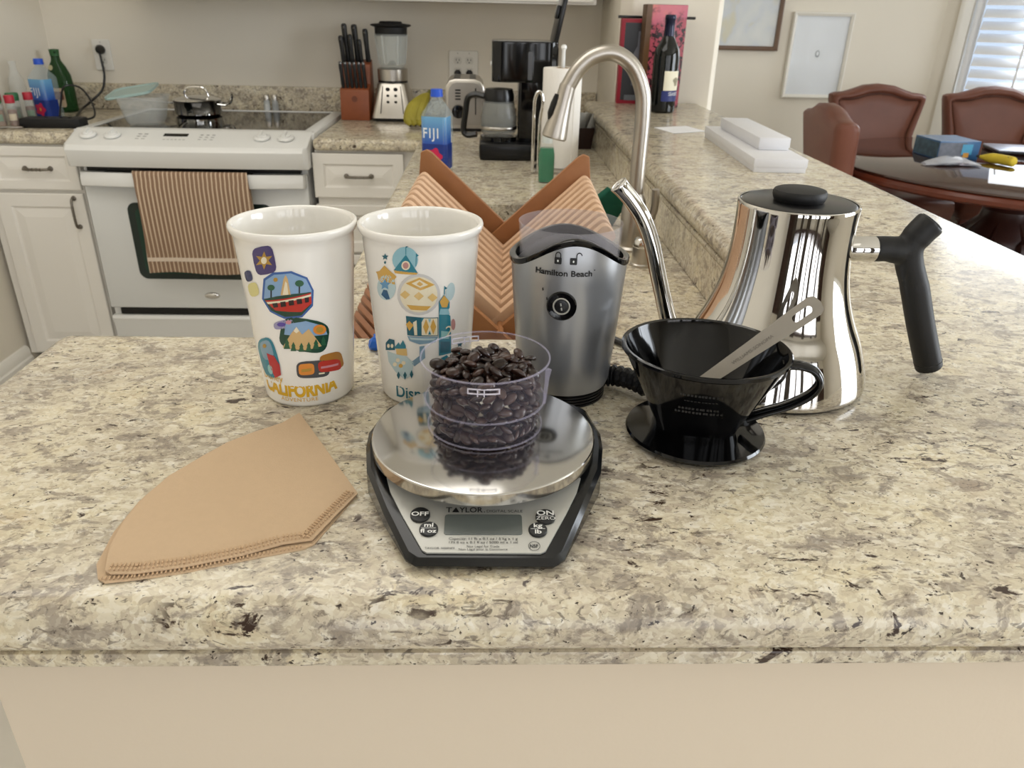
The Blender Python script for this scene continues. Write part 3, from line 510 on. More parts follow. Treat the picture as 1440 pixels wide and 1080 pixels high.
for j in range(len(path) - 1):
    for i in range(nx):
        a = j * w1 + i; fs.append((a, a + 1, a + w1 + 1, a + w1)); fs.append(tuple(q + half for q in (a, a + w1, a + w1 + 1, a + 1)))
def towel_mat():
    m = bpy.data.materials.new('towel_cloth'); m.use_nodes = True; nt = m.node_tree; b = nt.nodes['Principled BSDF']
    tc = nt.nodes.new('ShaderNodeTexCoord'); sx = nt.nodes.new('ShaderNodeSeparateXYZ'); nt.links.new(tc.outputs['Object'], sx.inputs[0])
    def wave(sock, f):
        mu = nt.nodes.new('ShaderNodeMath'); mu.operation = 'MULTIPLY'; mu.inputs[1].default_value = f; nt.links.new(sock, mu.inputs[0])
        s = nt.nodes.new('ShaderNodeMath'); s.operation = 'SINE'; nt.links.new(mu.outputs[0], s.inputs[0]); return s.outputs[0]
    c = ramp(nt, [(0.25, '#8f735d'), (0.55, '#b59a80'), (0.9, '#d6c2a8')], wave(sx.outputs[0], 2 * PI * 26 / .378))
    zz = ramp(nt, [(0.3, '#000000'), (0.8, '#444444')], wave(sx.outputs[2], 700)); c = mixc(nt, zz, c, '#8a6b55')
    a = nt.nodes.new('ShaderNodeMath'); a.operation = 'SUBTRACT'; a.inputs[1].default_value = .505; nt.links.new(sx.outputs[2], a.inputs[0])
    ab = nt.nodes.new('ShaderNodeMath'); ab.operation = 'ABSOLUTE'; nt.links.new(a.outputs[0], ab.inputs[0])
    lt = nt.nodes.new('ShaderNodeMath'); lt.operation = 'LESS_THAN'; lt.inputs[1].default_value = .007; nt.links.new(ab.outputs[0], lt.inputs[0])
    c = mixc(nt, lt.outputs[0], c, '#dccbb8')
    nt.links.new(c, b.inputs['Base Color']); b.inputs['Roughness'].default_value = .95; return m
tw.add(vs, fs); tag(tw.build('dish_towel', towel_mat(), ang=80), 'tan striped ribbed dish towel hanging over the oven door handle', 'towel')
# ================================================================== ON THE STOVE
CLEARP = glassmat('clear_plastic', '#dde2e2', 0.12, alpha=0.20)
cont = thing('food_container', 'translucent plastic food container with pale teal lid ajar on the stove', 'container', (-1.215, 2.90, .924), .1)
def rr3(w, h, r, z): return [(x, y, z) for x, y in rrect(w, h, r, 4)]
m = MB(); m.loft([rr3(.10, .10, .02, 0), rr3(.115, .115, .022, .012), rr3(.150, .150, .024, .088), rr3(.158, .158, .024, .09), rr3(.158, .158, .024, .095), rr3(.148, .148, .022, .094), rr3(.112, .112, .02, .014), rr3(.096, .096, .018, .003)])
m.build('tub', CLEARP, cont)
m = MB(); Ml = Matrix.Translation((-.035, .01, .108)) @ Matrix.Rotation(-.16, 4, 'Y') @ Matrix.Rotation(.12, 4, 'X')
m.loft([rr3(.150, .150, .024, -.006), rr3(.158, .158, .026, -.004), rr3(.158, .158, .026, .004), rr3(.14, .14, .02, .004), rr3(.136, .136, .02, .001)], M=Ml)
m.build('lid', mat('teal_lid', '#a9c4c0', 0.3, alpha=.85, var=.03), cont)
pot = thing('saucepan', 'polished steel saute pan with lid and loop handle on the cooktop', 'pan', (-1.125, 3.175, .924))
m = MB(); m.lathe([(0, 0), (.078, 0), (.086, .006), (.088, .05), (.091, .054), (.088, .055), (.084, .05), (.08, .008), (0, .006)], 48); m.build('body', CHROME, pot)
m = MB(); m.lathe([(.091, .055), (.088, .059), (.05, .068), (0, .072)], 48); ld = m.build('lid', CHROME, pot)
m = MB(); m.tube(smoothpath([(-.042, 0, .068), (-.04, 0, .088), (-.026, 0, .099), (.0, 0, .101), (.026, 0, .099), (.04, 0, .088), (.046, 0, .067)], 5), .0045, 8); m.build('lid_handle', CHROME, ld)
m = MB(); m.tube(smoothpath([(.085, -.028, .042), (.115, -.024, .040), (.128, 0, .058), (.135, 0, .075), (.128, .02, .058), (.115, .024, .040), (.085, .028, .042)], 5), .004, 8); m.build('helper_handle', CHROME, pot)
m = MB(); m.tube(smoothpath([(-.085, 0, .042), (-.14, -.004, .046), (-.2, -.008, .052), (-.275, -.014, .058)], 5), .011, 10, sq=(.45, 1)); m.build('long_handle', CHROME, pot)
for x, cap, lb in ((-.905, '#c9c6c0', 'small glass salt shaker with steel cap, left one behind the cooktop'), (-.872, '#c9c6c0', 'small glass pepper shaker with steel cap, right one behind the cooktop')):
    sh = thing('shaker', lb, 'shaker', (x, 3.345, .924), 0, 'salt and pepper shakers')
    m = MB(); m.lathe([(0, 0), (.0125, 0), (.014, .003), (.0115, .04), (.011, .042), (0, .042)], 20); m.build('jar', glassmat('shaker_glass', '#d8dcdc', .05, alpha=.5), sh)
    m = MB(); m.lathe([(0, .001), (.011, .001), (.0105, .026), (0, .027)], 16); m.build('seasoning', mat('salt_white' if x < -.89 else 'pepper_grey', '#eceae4' if x < -.89 else '#5a534b', .9, var=.1, vscale=300), sh)
    m = MB(); m.lathe([(.0125, .040), (.0125, .054), (.010, .060), (0, .062)], 20); m.build('cap', STEEL, sh)

# ================================================================== LEFT COUNTER
def wrapfn(R, off=.0004, a0=0.0):
    """lay (u,v) on a surface of revolution about z; R(z) radius, u is an arc length, a0 the facing angle (0 = -y)"""
    def f(u, v):
        r = R(v); a = a0 + u / r; r += off
        return Vector((r * math.sin(a), -r * math.cos(a), v))
    return f
def sqwrap(hw, rc, off=.0004):
    """wrap on a rounded square of half width hw"""
    out = rrect(2 * (hw + off), 2 * (hw + off), rc + off, 6); n = len(out)
    L = [0]
    for i in range(n): L.append(L[-1] + math.dist(out[i], out[(i + 1) % n]))
    # start at the middle of the -y face
    mid = None
    def f(u, v):
        # find param: arc length of point (0,-hw)
        tot = L[-1]; s = (f.s0 + u) % tot
        for i in range(n):
            if L[i] <= s <= L[i + 1]:
                t = (s - L[i]) / max(1e-9, L[i + 1] - L[i]); a, b = out[i], out[(i + 1) % n]
                return Vector((a[0] + (b[0] - a[0]) * t, a[1] + (b[1] - a[1]) * t, v))
    for i in range(n):
        a, b = out[i], out[(i + 1) % n]
        if a[1] < 0 and b[1] < 0 and a[0] <= 0 <= b[0]: f.s0 = L[i] + (0 - a[0])
    return f
def water_bottle(label, loc, rz, tilt=0.0, level=.5):
    b = thing('water_bottle', label, 'bottle', loc, rz, 'blue water bottles'); b.scale = (1, 1, .965)
    hw = .036; m = MB(); prof = [(.030, 0), (.035, .004), (.036, .012), (.036, .150), (.034, .158), (.022, .182), (.0145, .192), (.0135, .206)]
    def ring(h, z, rc): return [(x, y, z) for x, y in rrect(2 * h, 2 * h, min(rc, h * .999), 6)]
    m.loft([ring(h, z, .012 if h > .03 else h * (.35 + .65 * max(0, min(1, (z - .158) / .03))) if z > .1 else .012) for h, z in prof])
    m.build('bottle_shell', glassmat('bottle_plastic', '#c4d4da', .04, alpha=.22), b)
    fn = sqwrap(hw, .012)
    def band(name, u0, u1, z0, z1, mt, off):
        return poly(name, [(u0, z0), (u1, z0), (u1, z1), (u0, z1)], sqwrap(hw, .012, off), mt, b, .01)
    band('label_upper', -.036, .072, .075, .150, LABELBLUE, .0004); band('label_lower', -.066, .08, .010, .078, mat('label_navy', '#1c3583', .35, var=.15, vscale=25), .0006)
    f2 = sqwrap(hw, .012, .0012)
    lettering('FIJI', .038, lambda x, y: f2(x - .008, y + .094), mat('label_white', '#eef2f4', .4), b, bold=.012, fit=(-.020, .022), maxlen=.01, space=1.25)
    fl = mat('label_pink', '#c8204f', .4, var=.2, vscale=60)
    pts = []
    for i in range(40):
        a = 2 * PI * i / 40; r = .021 * (1 + .16 * math.cos(5 * a)); pts.append((.001 + r * math.cos(a), .045 + r * math.sin(a)))
    f3 = sqwrap(hw, .012, .0010); poly('label_flower', pts, f3, fl, b, .008)
    f4 = sqwrap(hw, .012, .0014); poly('flower_centre', [(.001 + .004 * math.cos(t), .045 + .006 * math.sin(t)) for t in [2 * PI * k / 10 for k in range(10)]], f4, mat('label_yellow', '#d8a43a', .4), b)
    m = MB(); m.lathe([(0, .199), (.0165, .199), (.0165, .204), (.0158, .205), (.0158, .216), (.0145, .219), (0, .219)], 28); m.build('cap', mat('blue_cap', '#1c4fc0', .35, var=.05), b)
    return b
def grad_label():
    m = bpy.data.materials.new('label_blue'); m.use_nodes = True; nt = m.node_tree; b = nt.nodes['Principled BSDF']
    tc = nt.nodes.new('ShaderNodeTexCoord'); sx = nt.nodes.new('ShaderNodeSeparateXYZ'); nt.links.new(tc.outputs['Object'], sx.inputs[0])
    a = nt.nodes.new('ShaderNodeMapRange'); a.inputs[1].default_value = .08; a.inputs[2].default_value = .15; nt.links.new(sx.outputs[2], a.inputs[0])
    nt.links.new(ramp(nt, [(0, '#2a55b0'), (1, '#6fa9d2')], a.outputs[0]), b.inputs['Base Color']); b.inputs['Roughness'].default_value = .3; return m
LABELBLUE = grad_label()
water_bottle('blue water bottle with pink flower label standing by the green bottle', (-1.602, 3.0, K), -.35)
water_bottle('nearly empty blue water bottle standing in front of the toaster', (-.138, 2.17, K), -.25)
GREENG = glassmat('green_glass', '#1e4420', .05, alpha=.86)
gb = thing('oil_bottle', 'dark green flat-shouldered bottle with cream label in the corner', 'bottle', (-1.678, 3.27, K), -.2)
m = MB(); rings = []
for hx, hy, z in ((.04, .028, 0), (.045, .03, .006), (.046, .03, .09), (.042, .028, .135), (.030, .022, .165), (.016, .016, .188), (.0145, .0145, .20), (.0165, .0165, .222)):
    rings.append([(x, y, z) for x, y in rrect(2 * hx, 2 * hy, min(hx, hy) * .8, 4)])
m.loft(rings); m.build('glass', GREENG, gb)
m = MB(); m.lathe([(0, .205), (.0165, .205), (.018, .228), (0, .23)], 16); m.build('cap', mat('green_cap', '#2b5a30', .4), gb)
fp = plane_fn((0, -.0304, .055), (1, 0, 0), (0, 0, 1)); poly('label', rrect(.06, .07, .01, 4), fp, mat('label_cream', '#b9a58c', .6, var=.25, vscale=60), gb)
fp = plane_fn((0, -.0310, .062), (1, 0, 0), (0, 0, 1)); poly('label_art', rrect(.05, .03, .008, 4), fp, mat('label_maroon', '#6b3a34', .6, var=.3, vscale=80), gb)
fp = plane_fn((-.012, -.0235, .163), (1, 0, 0), (0, .3, 1)); poly('seal', ellipse(.010, .010, 16), fp, mat('label_seal', '#b9b48f', .5), gb)
cb = thing('glass_bottle', 'clear glass bottle standing behind the spice jars', 'bottle', (-1.708, 3.02, K))
m = MB(); m.lathe([(0, 0), (.026, 0), (.028, .004), (.028, .11), (.024, .14), (.012, .168), (.0105, .19), (.0125, .192), (.0125, .2), (0, .2)], 28); m.build('glass', glassmat('bottle_glass', '#dfe4e2', .03, alpha=.22), cb)
spices = [(-1.668, 2.80, '#2f6b45', '#8a5a34', 'green capped spice jar of brown powder at the left picture edge'), (-1.636, 2.825, '#b3283a', '#7c4630', 'red capped spice jar, nearest the counter front edge'),
          (-1.668, 2.90, '#2f6b45', '#5b5c42', 'wide green capped spice jar of dried herbs'), (-1.630, 2.93, '#b3283a', '#6d3a2c', 'red capped spice jar next to the blue water bottle'),
          (-1.700, 2.86, '#b3283a', '#85613d', 'red capped spice jar half hidden behind the front jars')]
for i, (x, y, cc, sc, lb) in enumerate(spices):
    s = thing('spice_jar', lb, 'jar', (x, y, K), 0, 'spice jars'); r = .021 if i == 2 else .0155
    m = MB(); m.lathe([(0, 0), (r * .92, 0), (r, .003), (r, .075), (r * .85, .083), (0, .083)], 24); m.build('jar', glassmat('spice_glass', '#cfd2cc', .05, alpha=.3), s)
    m = MB(); m.lathe([(0, .002), (r * .9, .002), (r * .9, .058), (0, .06)], 20); m.build('spice', mat('spice_%d' % i, sc, .9, var=.35, vscale=300), s)
    m = MB(); m.lathe([(0, .080), (r * .98, .080), (r, .083), (r, .102), (r * .9, .105), (0, .106)], 24); m.build('cap', mat('spicecap_' + cc, cc, .4, var=.05), s)
    f = wrapfn(lambda z, r=r: r, .0004, .4); poly('label', [(-r * .8, .024), (r * .8, .024), (r * .8, .046), (-r * .8, .046)], f, mat('spice_label%d' % (i % 3), ('#7d8f7c', '#c9bda6', '#6d7a6a')[i % 3], .6, var=.2, vscale=120), s, .006)
ps = thing('power_adapter', 'flat black power box on the counter with cord plugged into the left outlet', 'electronics', (-1.515, 2.85, K))
m = MB(); m.box((0, 0, .016), (.20, .075, .032), rz=.06); m.build('housing', BLACKM, ps, bevel=.006)
for x in (-.02, .03, .06): m = MB(); m.lathe([(0, 0), (.006, 0), (.006, .003), (0, .003)], 10, c=(x, -.005, .032)); m.build('button', BLACKP, ps)
m = MB(); m.tube(smoothpath([(.09, .03, .02), (.105, .08, .03), (.075, .14, .07), (.03, .17, .115), (-.012, .145, .12), (-.012, .1, .075), (.0, .045, .030)], 6), .0035, 8); m.build('cord', BLACKP, ps)
st = MB(); st.tube(smoothpath([(-1.665, 2.765, K + .006), (-1.64, 2.775, K + .008), (-1.61, 2.79, K + .006), (-1.595, 2.795, K + .005)], 4), [.005] * 6 + [.007] * 7, 10, sq=(.5, 1))
tag(st.build('steel_utensil', SATIN), 'small steel utensil lying in front of the spice jars', 'utensil')
def outlet(name, label, x, z, w, plug=False):
    o = thing(name, label, 'outlet', (x, 3.398, z))
    n = 1 if w < .09 else 2
    m = MB(); m.loft([[(a, y, c) for a, c in rrect(w - k, .115 - k, .006, 4)] for y, k in ((0, 0), (-.004, 0), (-.006, .004))]); m.build('plate', mat('outlet_white', '#e6e3db', .4), o)
    for g in range(n):
        cx = (g - (n - 1) / 2) * .047
        for cz in (-.02, .02):
            m = MB(); m.loft([[(a + cx, y, c + cz) for a, c in rrect(.032, .027, .008, 4)] for y in (-.004, -.008)]); rc = m.build('receptacle', mat('outlet_face', '#d9d6cd', .4), o)
            for sx in (-.006, .006): m = MB(); m.box((cx + sx, -.008, cz + .003), (.0022, .002, .008)); m.build('slot', INK, rc)
            m = MB(); m.box((cx, -.008, cz - .007), (.004, .002, .004)); m.build('slot', INK, rc)
        for cz in (-.047, .047): m = MB(); m.lathe([(0, 0), (.0025, 0), (0, .0015)], 8, Matrix.Translation((cx, -.006, cz)) @ Matrix.Rotation(PI / 2, 4, 'X')); m.build('screw', STEEL, o)
    return o
ol = outlet('wall_outlet', 'single white wall outlet above the stove counter corner', -1.552, 1.118, .07)
plM = Matrix.Translation((-1.552 + 1.515, 3.39 - 2.85, 1.138 - K))
m = MB(); m.lathe([(0, 0), (.017, 0), (.018, .012), (.012, .024), (0, .026)], 20, plM @ Matrix.Rotation(PI / 2, 4, 'X')); m.build('plug', BLACKP, ps)
m = MB(); m.tube(smoothpath([(0, -.018, -.005), (.004, -.022, -.05), (.004, -.025, -.10), (-.01, -.04, -.15), (-.045, -.08, -.19), (-.055, -.14, -.21), (-.02, -.25, -.218), (.03, -.40, -.219), (.06, -.5, -.205)], 6), .0045, 8, M=plM); m.build('cable', BLACKP, ps)
dp = outlet('wall_outlet', 'double white wall outlet above the toaster', -.104, 1.105, .118)
for sx in (-.024, .024): m = MB(); m.lathe([(0, 0), (.012, 0), (.014, .008), (.008, .018), (0, .019)], 14, Matrix.Translation((sx, -.008, -.028)) @ Matrix.Rotation(PI / 2, 4, 'X')); m.build('plugged_in_plug', BLACKP, dp)
# ================================================================== BACK COUNTER
kb = thing('knife_block', 'reddish brown wooden knife block full of black-handled knives', 'knife block', (-.520, 3.165, K), -.04)
KW = mat('block_wood', '#8a4a2a', .4, var=.18, vscale=40)
m = MB(); prof = [(0, 0), (.012, .112), (.062, .128), (.070, .20), (.125, .215), (.135, .0)]
m.loft([[(x, y, z) for y, z in prof] for x in (-.056, .056)]); m.build('block', KW, kb, bevel=.003)
fp = plane_fn((0, .0082 - .0012, .078), (1, 0, 0), (0, .107, 1)); poly('branded_mark', ellipse(.011, .011, 18), fp, mat('burnt_mark', '#6a361f', .5), kb)
def knife(label, x, y, z, L, wd, lean, hole):
    k = thing('kitchen_knife', label, 'knife', (x, y, z), 0, 'knives in the block')
    k.rotation_euler = (lean, -.06, -.04)
    m = MB(); m.loft([[(a * wd * s, b * wd * .75 * s, zz) for a, b in ellipse(1, 1, 10)] for zz, s in ((-.03, .5), (0, .85), (.012, 1.0), (L * .5, .9), (L - .012, 1.1), (L - .003, .95), (L, .5))]); m.build('handle', BLACKP, k)
    if hole: m = MB(); m.lathe([(.0018, 0), (.003, .0012), (.0018, .0024)], 10, Matrix.Translation((0, -wd * .75, L - .013)) @ Matrix.Rotation(PI / 2, 4, 'X')); m.build('hang_eyelet', STEEL, k)
    else: m = MB(); m.lathe([(.0, .003), (wd * .9, 0), (wd * 1.02, -.006), (wd * .9, -.007)], 10, c=(0, 0, L)); m.build('end_cap', mat('knife_rivet', '#6b6a68', .4, .8), k)
    return k
for i in range(6):
    knife('%s black steak knife from the left in the front row of the block' % ('first', 'second', 'third', 'fourth', 'fifth', 'sixth')[i], -.563 + i * .0172, 3.192, K + .121, .088, .0072, .05, False)
for (x, L, wd, y, lb) in ((-.563, .10, .009, 3.243, 'black knife at the far left of the upper row in the block'), (-.548, .142, .010, 3.262, 'tallest black knife standing in the upper row of the block'), (-.528, .105, .009, 3.243, 'black knife with eyelet left of middle in the block'), (-.510, .140, .011, 3.262, 'thick black knife in the middle of the upper row'), (-.494, .088, .008, 3.245, 'short black knife right of middle in the upper row'), (-.470, .125, .010, 3.262, 'black-handled kitchen shears at the right of the knife block')):
    knife(lb, x, y, K + .20, L, wd, .05, True)

bl_ = thing('blender', 'brushed steel blender with clear jar and black lid', 'blender', (-.374, 3.225, K))
m = MB(); rings = []
for w_, d_, z in ((.165, .16, .012), (.160, .155, .022), (.115, .115, .132), (.108, .108, .138)): rings.append([(x, y, z) for x, y in rrect(w_, d_, .022, 4)])
m.loft(rings); base = m.build('base', STEEL, bl_)
m = MB(); m.loft([[(x, y, z) for x, y in rrect(w_, w_, .022, 4)] for w_, z in ((.155, 0), (.16, .012))]); m.build('foot', BLACKP, bl_)
m = MB(); m.lathe([(0, .138), (.058, .138), (.056, .146), (0, .146)], 32); m.build('gasket_ring', BLACKP, bl_)
m = MB(); m.lathe([(0, .146), (.058, .146), (.058, .186), (.052, .19), (0, .19)], 36); m.build('collar', STEEL, bl_)
for sx in (-1, 1):
    m = MB(); m.loft([[(sx * .044 + x - sx * (z - .03) * .1, -.0795 + .2 * (z - .03) - .0005, z) for x, z in ((-.0014, .03), (.0014, .03), (.0014, .128), (-.0014, .128))], [(sx * .044 + x - sx * (z - .03) * .1, -.0795 + .2 * (z - .03) + .003, z) for x, z in ((-.0014, .03), (.0014, .03), (.0014, .128), (-.0014, .128))]]); m.build('trim_line', BLACKP, base)
bfn = plane_fn((0, -.0775, .03), (1, 0, 0), (0, .195, 1), .001)
for r, z in ((.0085, .088), (.006, .065), (.006, .042)):
    for sx in (-.015, .015): poly('button', ellipse(r, r * .8, 14, sx, z), bfn, BLACKP, base)
m = MB(); m.lathe([(.044, .19), (.05, .20), (.062, .31), (.059, .31), (.047, .203), (.0, .2)], 36); m.build('jar', glassmat('jar_glass', '#d5dad6', .03, alpha=.26), bl_)
for i in range(6):
    a = i * PI / 3; m = MB(); m.tube([(.049 * math.cos(a), .049 * math.sin(a), .205), (.0605 * math.cos(a), .0605 * math.sin(a), .305)], .003, 6); m.build('jar_rib', glassmat('jar_glass2', '#e6eae6', .05, alpha=.35), bl_)
m = MB(); m.lathe([(0, .198), (.02, .2), (.008, .215), (0, .216)], 14); m.build('blade_hub', STEEL, bl_)
m = MB(); m.lathe([(.057, .302), (.061, .31), (.061, .332), (.078, .338), (.074, .343), (.045, .346), (.04, .353), (0, .354)], 36); m.build('lid', BLACKM, bl_)

bn = thing('banana_bunch', 'bunch of yellow-green bananas beside the toaster', 'bananas', (-.250, 2.965, K))
BAN = mat('banana_peel', '#9c9130', .5, var=.4, vscale=25)
for k, (dx, a) in enumerate(((-.03, -.25), (-.012, .0), (.008, .3))):
    pts = smoothpath([(.03, .06, .118), (.018 + dx * .4, .04, .105), (dx, .012, .075), (dx - .012, -.012, .04), (dx - .004, -.03, .016)], 5); n = len(pts)
    m = MB(); m.tube(pts, [.004 + .0145 * math.sin(min(1, (i / (n - 1)) * 1.9) * PI / 2) * (1 if i < n - 3 else (.75, .5, .2)[i - n + 3]) for i in range(n)], 9); b_ = m.build('banana', BAN, bn)
    m = MB(); m.tube([pts[-2], pts[-1] + Vector((.001, -.004, -.003))], [.004, .003], 6); m.build('tip', mat('banana_tip', '#2e2114', .7), b_)
m = MB(); m.tube([(.026, .056, .114), (.034, .068, .128)], [.008, .006], 8); m.build('stem', mat('banana_stem', '#6b6a2c', .6), bn)

ts = thing('toaster', 'brushed steel two-slice toaster standing end-on with black dial', 'toaster', (-.085, 2.91, K), .02)
out = [(-.071, .012), (.071, .012), (.071, .14), (.066, .158), (.054, .172), (.036, .178), (-.036, .178), (-.054, .172), (-.066, .158), (-.071, .14)]
m = MB(); m.loft([[(x * s, y, .012 + (z - .012) * s) for x, z in out] for y, s in ((0, .95), (.004, 1), (.24, 1), (.244, .95))]); m.build('shell', STEEL, ts)
m = MB(); m.loft([[(x * .84, y, .024 + (z - .012) * .86) for x, z in out] for y in (-.002, .004)]); m.build('end_panel', mat('toaster_panel', '#a8a29a', .4, .8), ts)
m = MB(); m.bb(-.066, .066, .01, .235, 0, .014); m.build('foot_base', BLACKP, ts)
for sx in (-.028, .028): m = MB(); m.bb(sx - .011, sx + .011, .03, .21, .1785, .1795); m.build('bread_slot', BLACKP, ts)
for z in (.142, .132, .122, .112): m = MB(); m.loft([[(-.025 + x, y, z + c) for x, c in rrect(.02, .005, .0024, 3)] for y in (-.004, .002)]); m.build('button', BLACKP, ts)
m = MB(); m.lathe([(0, 0), (.024, 0), (.022, .014), (0, .016)], 24, Matrix.Translation((-.024, -.001, .07)) @ Matrix.Rotation(PI / 2, 4, 'X')); m.build('dial', BLACKG, ts)
m = MB(); m.bb(.036, .04, -.003, .0, .06, .15); m.build('lever_track', BLACKP, ts)
m = MB(); m.bb(.022, .056, -.02, -.002, .118, .128); m.build('lever', BLACKP, ts, bevel=.003)

cm = thing('coffee_maker', 'tall black coffee maker with its lid flipped open', 'coffee maker', (.105, 2.44, K))
m = MB(); m.box((-.02, -.012, .025), (.225, .195, .05)); m.build('base', BLACKP, cm, bevel=.01)
m = MB(); m.lathe([(0, 0), (.055, 0), (.055, .012), (0, .013)], 32, c=(-.075, -.035, .05)); m.build('warming_plate', BLACKG, cm)
m = MB(); m.box((.037, 0, .18), (.111, .16, .27)); m.build('water_tank', BLACKG, cm, bevel=.008)
m = MB(); m.loft([[(x - .002, y, z) for x, y in rrect(.190, .165, .03, 4)] for z in (.215, .225, .318, .324)]); m.build('brew_head', BLACKG, cm, bevel=.002)
m = MB(); m.box((-.095, -.03, .262), (.012, .014, .012)); m.build('lever', WHITE, cm, bevel=.002)
gfn = plane_fn((.012, -.0835, .26), (1, 0, 0), (0, 0, 1)); poly('water_gauge', rrect(.012, .075, .003, 3), gfn, mat('gauge_grey', '#4e4f52', .3), cm)
m = MB(); m.box((.098, .0, .395), (.014, .15, .15), ry=.2); ldp = m.build('lid', BLACKP, cm, bevel=.004)
m = MB(); m.box((.086, -.05, .40), (.01, .03, .035), ry=.2); m.build('lid_catch', BLACKP, ldp, bevel=.003)
cf = thing('coffee_carafe', 'glass coffee carafe with black lid and handle on the warming plate', 'carafe', (.030, 2.405, K + .064), -.55)
m = MB(); m.lathe([(0, 0), (.045, 0), (.052, .01), (.054, .05), (.045, .095), (.04, .108), (.038, .108), (.043, .094), (.052, .05), (.05, .012), (0, .003)], 36); m.build('jug', glassmat('carafe_glass', '#9b9e9c', .03, alpha=.4), cf)
m = MB(); m.lathe([(.044, .092), (.045, .112), (.04, .13), (0, .134)], 30); m.build('lid', BLACKP, cf)
m = MB(); m.tube(smoothpath([(-.038, -.02, .108), (-.065, -.03, .112), (-.085, -.038, .10), (-.092, -.04, .06), (-.098, -.042, .012), (-.088, -.038, -.004), (-.06, -.028, .0)], 5), .009, 8, sq=(1, 1.3)); m.build('handle', BLACKP, cf)
m = MB(); m.lathe([(.0535, .018), (.0548, .02), (.0548, .025), (.0535, .027)], 36); m.build('steel_band', STEEL, cf)

pt = thing('paper_towel_holder', 'chrome wire paper towel holder beside the coffee maker', 'holder', (.198, 2.215, K))
m = MB(); m.lathe([(0, 0), (.075, 0), (.075, .006), (.07, .009), (0, .01)], 36); m.build('base_disc', STEEL, pt)
m = MB(); m.lathe([(0, .01), (.005, .01), (.005, .31), (.008, .315), (.006, .322), (0, .324)], 14); m.build('center_rod', WHITE, pt)
m = MB(); m.tube(smoothpath([(-.078, -.075, .008), (-.078, -.077, .10), (-.078, -.078, .18), (-.073, -.078, .205), (-.066, -.078, .212), (-.059, -.078, .205), (-.056, -.078, .18), (-.062, -.077, .13), (-.062, -.075, .008)], 6), .0042, 10); m.build('tension_arm', CHROME, pt)
m = MB(); m.tube([(-.08, -.075, .006), (-.03, -.04, .006)], .004, 8); m.build('arm_foot', CHROME, pt)
rl = thing('paper_towel_roll', 'white paper towel roll standing on the chrome holder', 'paper towel', (.198, 2.215, K + .011))
m = MB(); m.lathe([(.018, 0), (.052, 0), (.0525, .003), (.0525, .252), (.051, .255), (.018, .255)], 40); m.build('paper', mat('towel_paper', '#e9e5de', .95, var=.03, vscale=40, bump=.3, bscale=300), rl)
m = MB(); m.lathe([(.0175, .0), (.0175, .256), (.0165, .256), (.0165, .0)], 24); m.build('cardboard_core', mat('cardboard', '#a58a68', .9), rl)
m = MB(); m.tube([(.03, -.0435, .003), (.03, -.0435, .252)], .0015, 6); m.build('loose_edge', MATS['towel_paper'], rl)

sp = thing('dish_soap', 'green dish soap bottle with clear cap before the paper towels', 'bottle', (.150, 2.03, K))
m = MB(); m.loft([[(x, y, z) for x, y in rrect(w_, .03, .012, 4)] for w_, z in ((.038, 0), (.042, .004), (.042, .07), (.036, .09), (.03, .1))]); m.build('bottle_shell', glassmat('soap_clear', '#c6dccf', .08, alpha=.1), sp)
m = MB(); m.loft([[(x, y, z) for x, y in rrect(w_, .024, .009, 4)] for w_, z in ((.036, .003), (.040, .006), (.040, .07), (.034, .088))]); m.build('soap', mat('soap_green', '#0c6e48', .2, var=.05), sp)
m = MB(); m.lathe([(0, .1), (.014, .1), (.0135, .118), (.012, .122), (0, .123)], 20); m.build('cap', glassmat('soap_cap', '#d9dfdb', .15, alpha=.7), sp)

bk = thing('tea_basket', 'dark brown box of packets in the corner under the raised bar', 'basket', (.285, 2.62, K), .05)
DARKB = mat('dark_wicker', '#2b1712', .5, var=.25, vscale=120)
m = MB(); rings = [[(x, y, z) for x, y in rrect(w_, d_, .008, 3)] for w_, d_, z in ((.095, .10, 0), (.108, .112, .06), (.108, .112, .066), (.098, .102, .066), (.09, .095, .008))]; m.loft(rings); m.build('box', DARKB, bk)
SACH = mat('sachet_foil', '#8d8b84', .35, .3, var=.3, vscale=90)
for i in range(7):
    x, y = -.036 + i * .011, -.03 + (i % 3) * .02
    m = MB(); m.box((0, 0, .05), (.03, .003, .095)); o = m.build('packet', SACH, None, bevel=.001)
    o.location = (.285 + x, 2.62 + y, K + .012); o.rotation_euler = (.1 * (i % 3 - 1), .12 * (i - 3), .3 * (i % 2))
    tag(o, 'silver striped sachet standing in the dark brown box', 'packet', 'sachets in the dark box')
for (x, y, h, c, lb) in ((.268, 2.95, .175, '#b3202c', 'red snack packet behind the dark box of sachets'), (.285, 2.88, .13, '#3f5a34', 'dark green packet in front of the red packet')):
    m = MB(); m.loft([[(a * .03, b * t, z) for a, b in ellipse(1, 1, 12)] for z, t in ((0, .012), (h * .1, .02), (h * .5, .024), (h * .9, .012), (h, .002))]); o = m.build('snack_packet', mat('packet_' + c, c, .35, var=.12, vscale=60)); o.location = (x, y, K)
    tag(o, lb, 'packet')

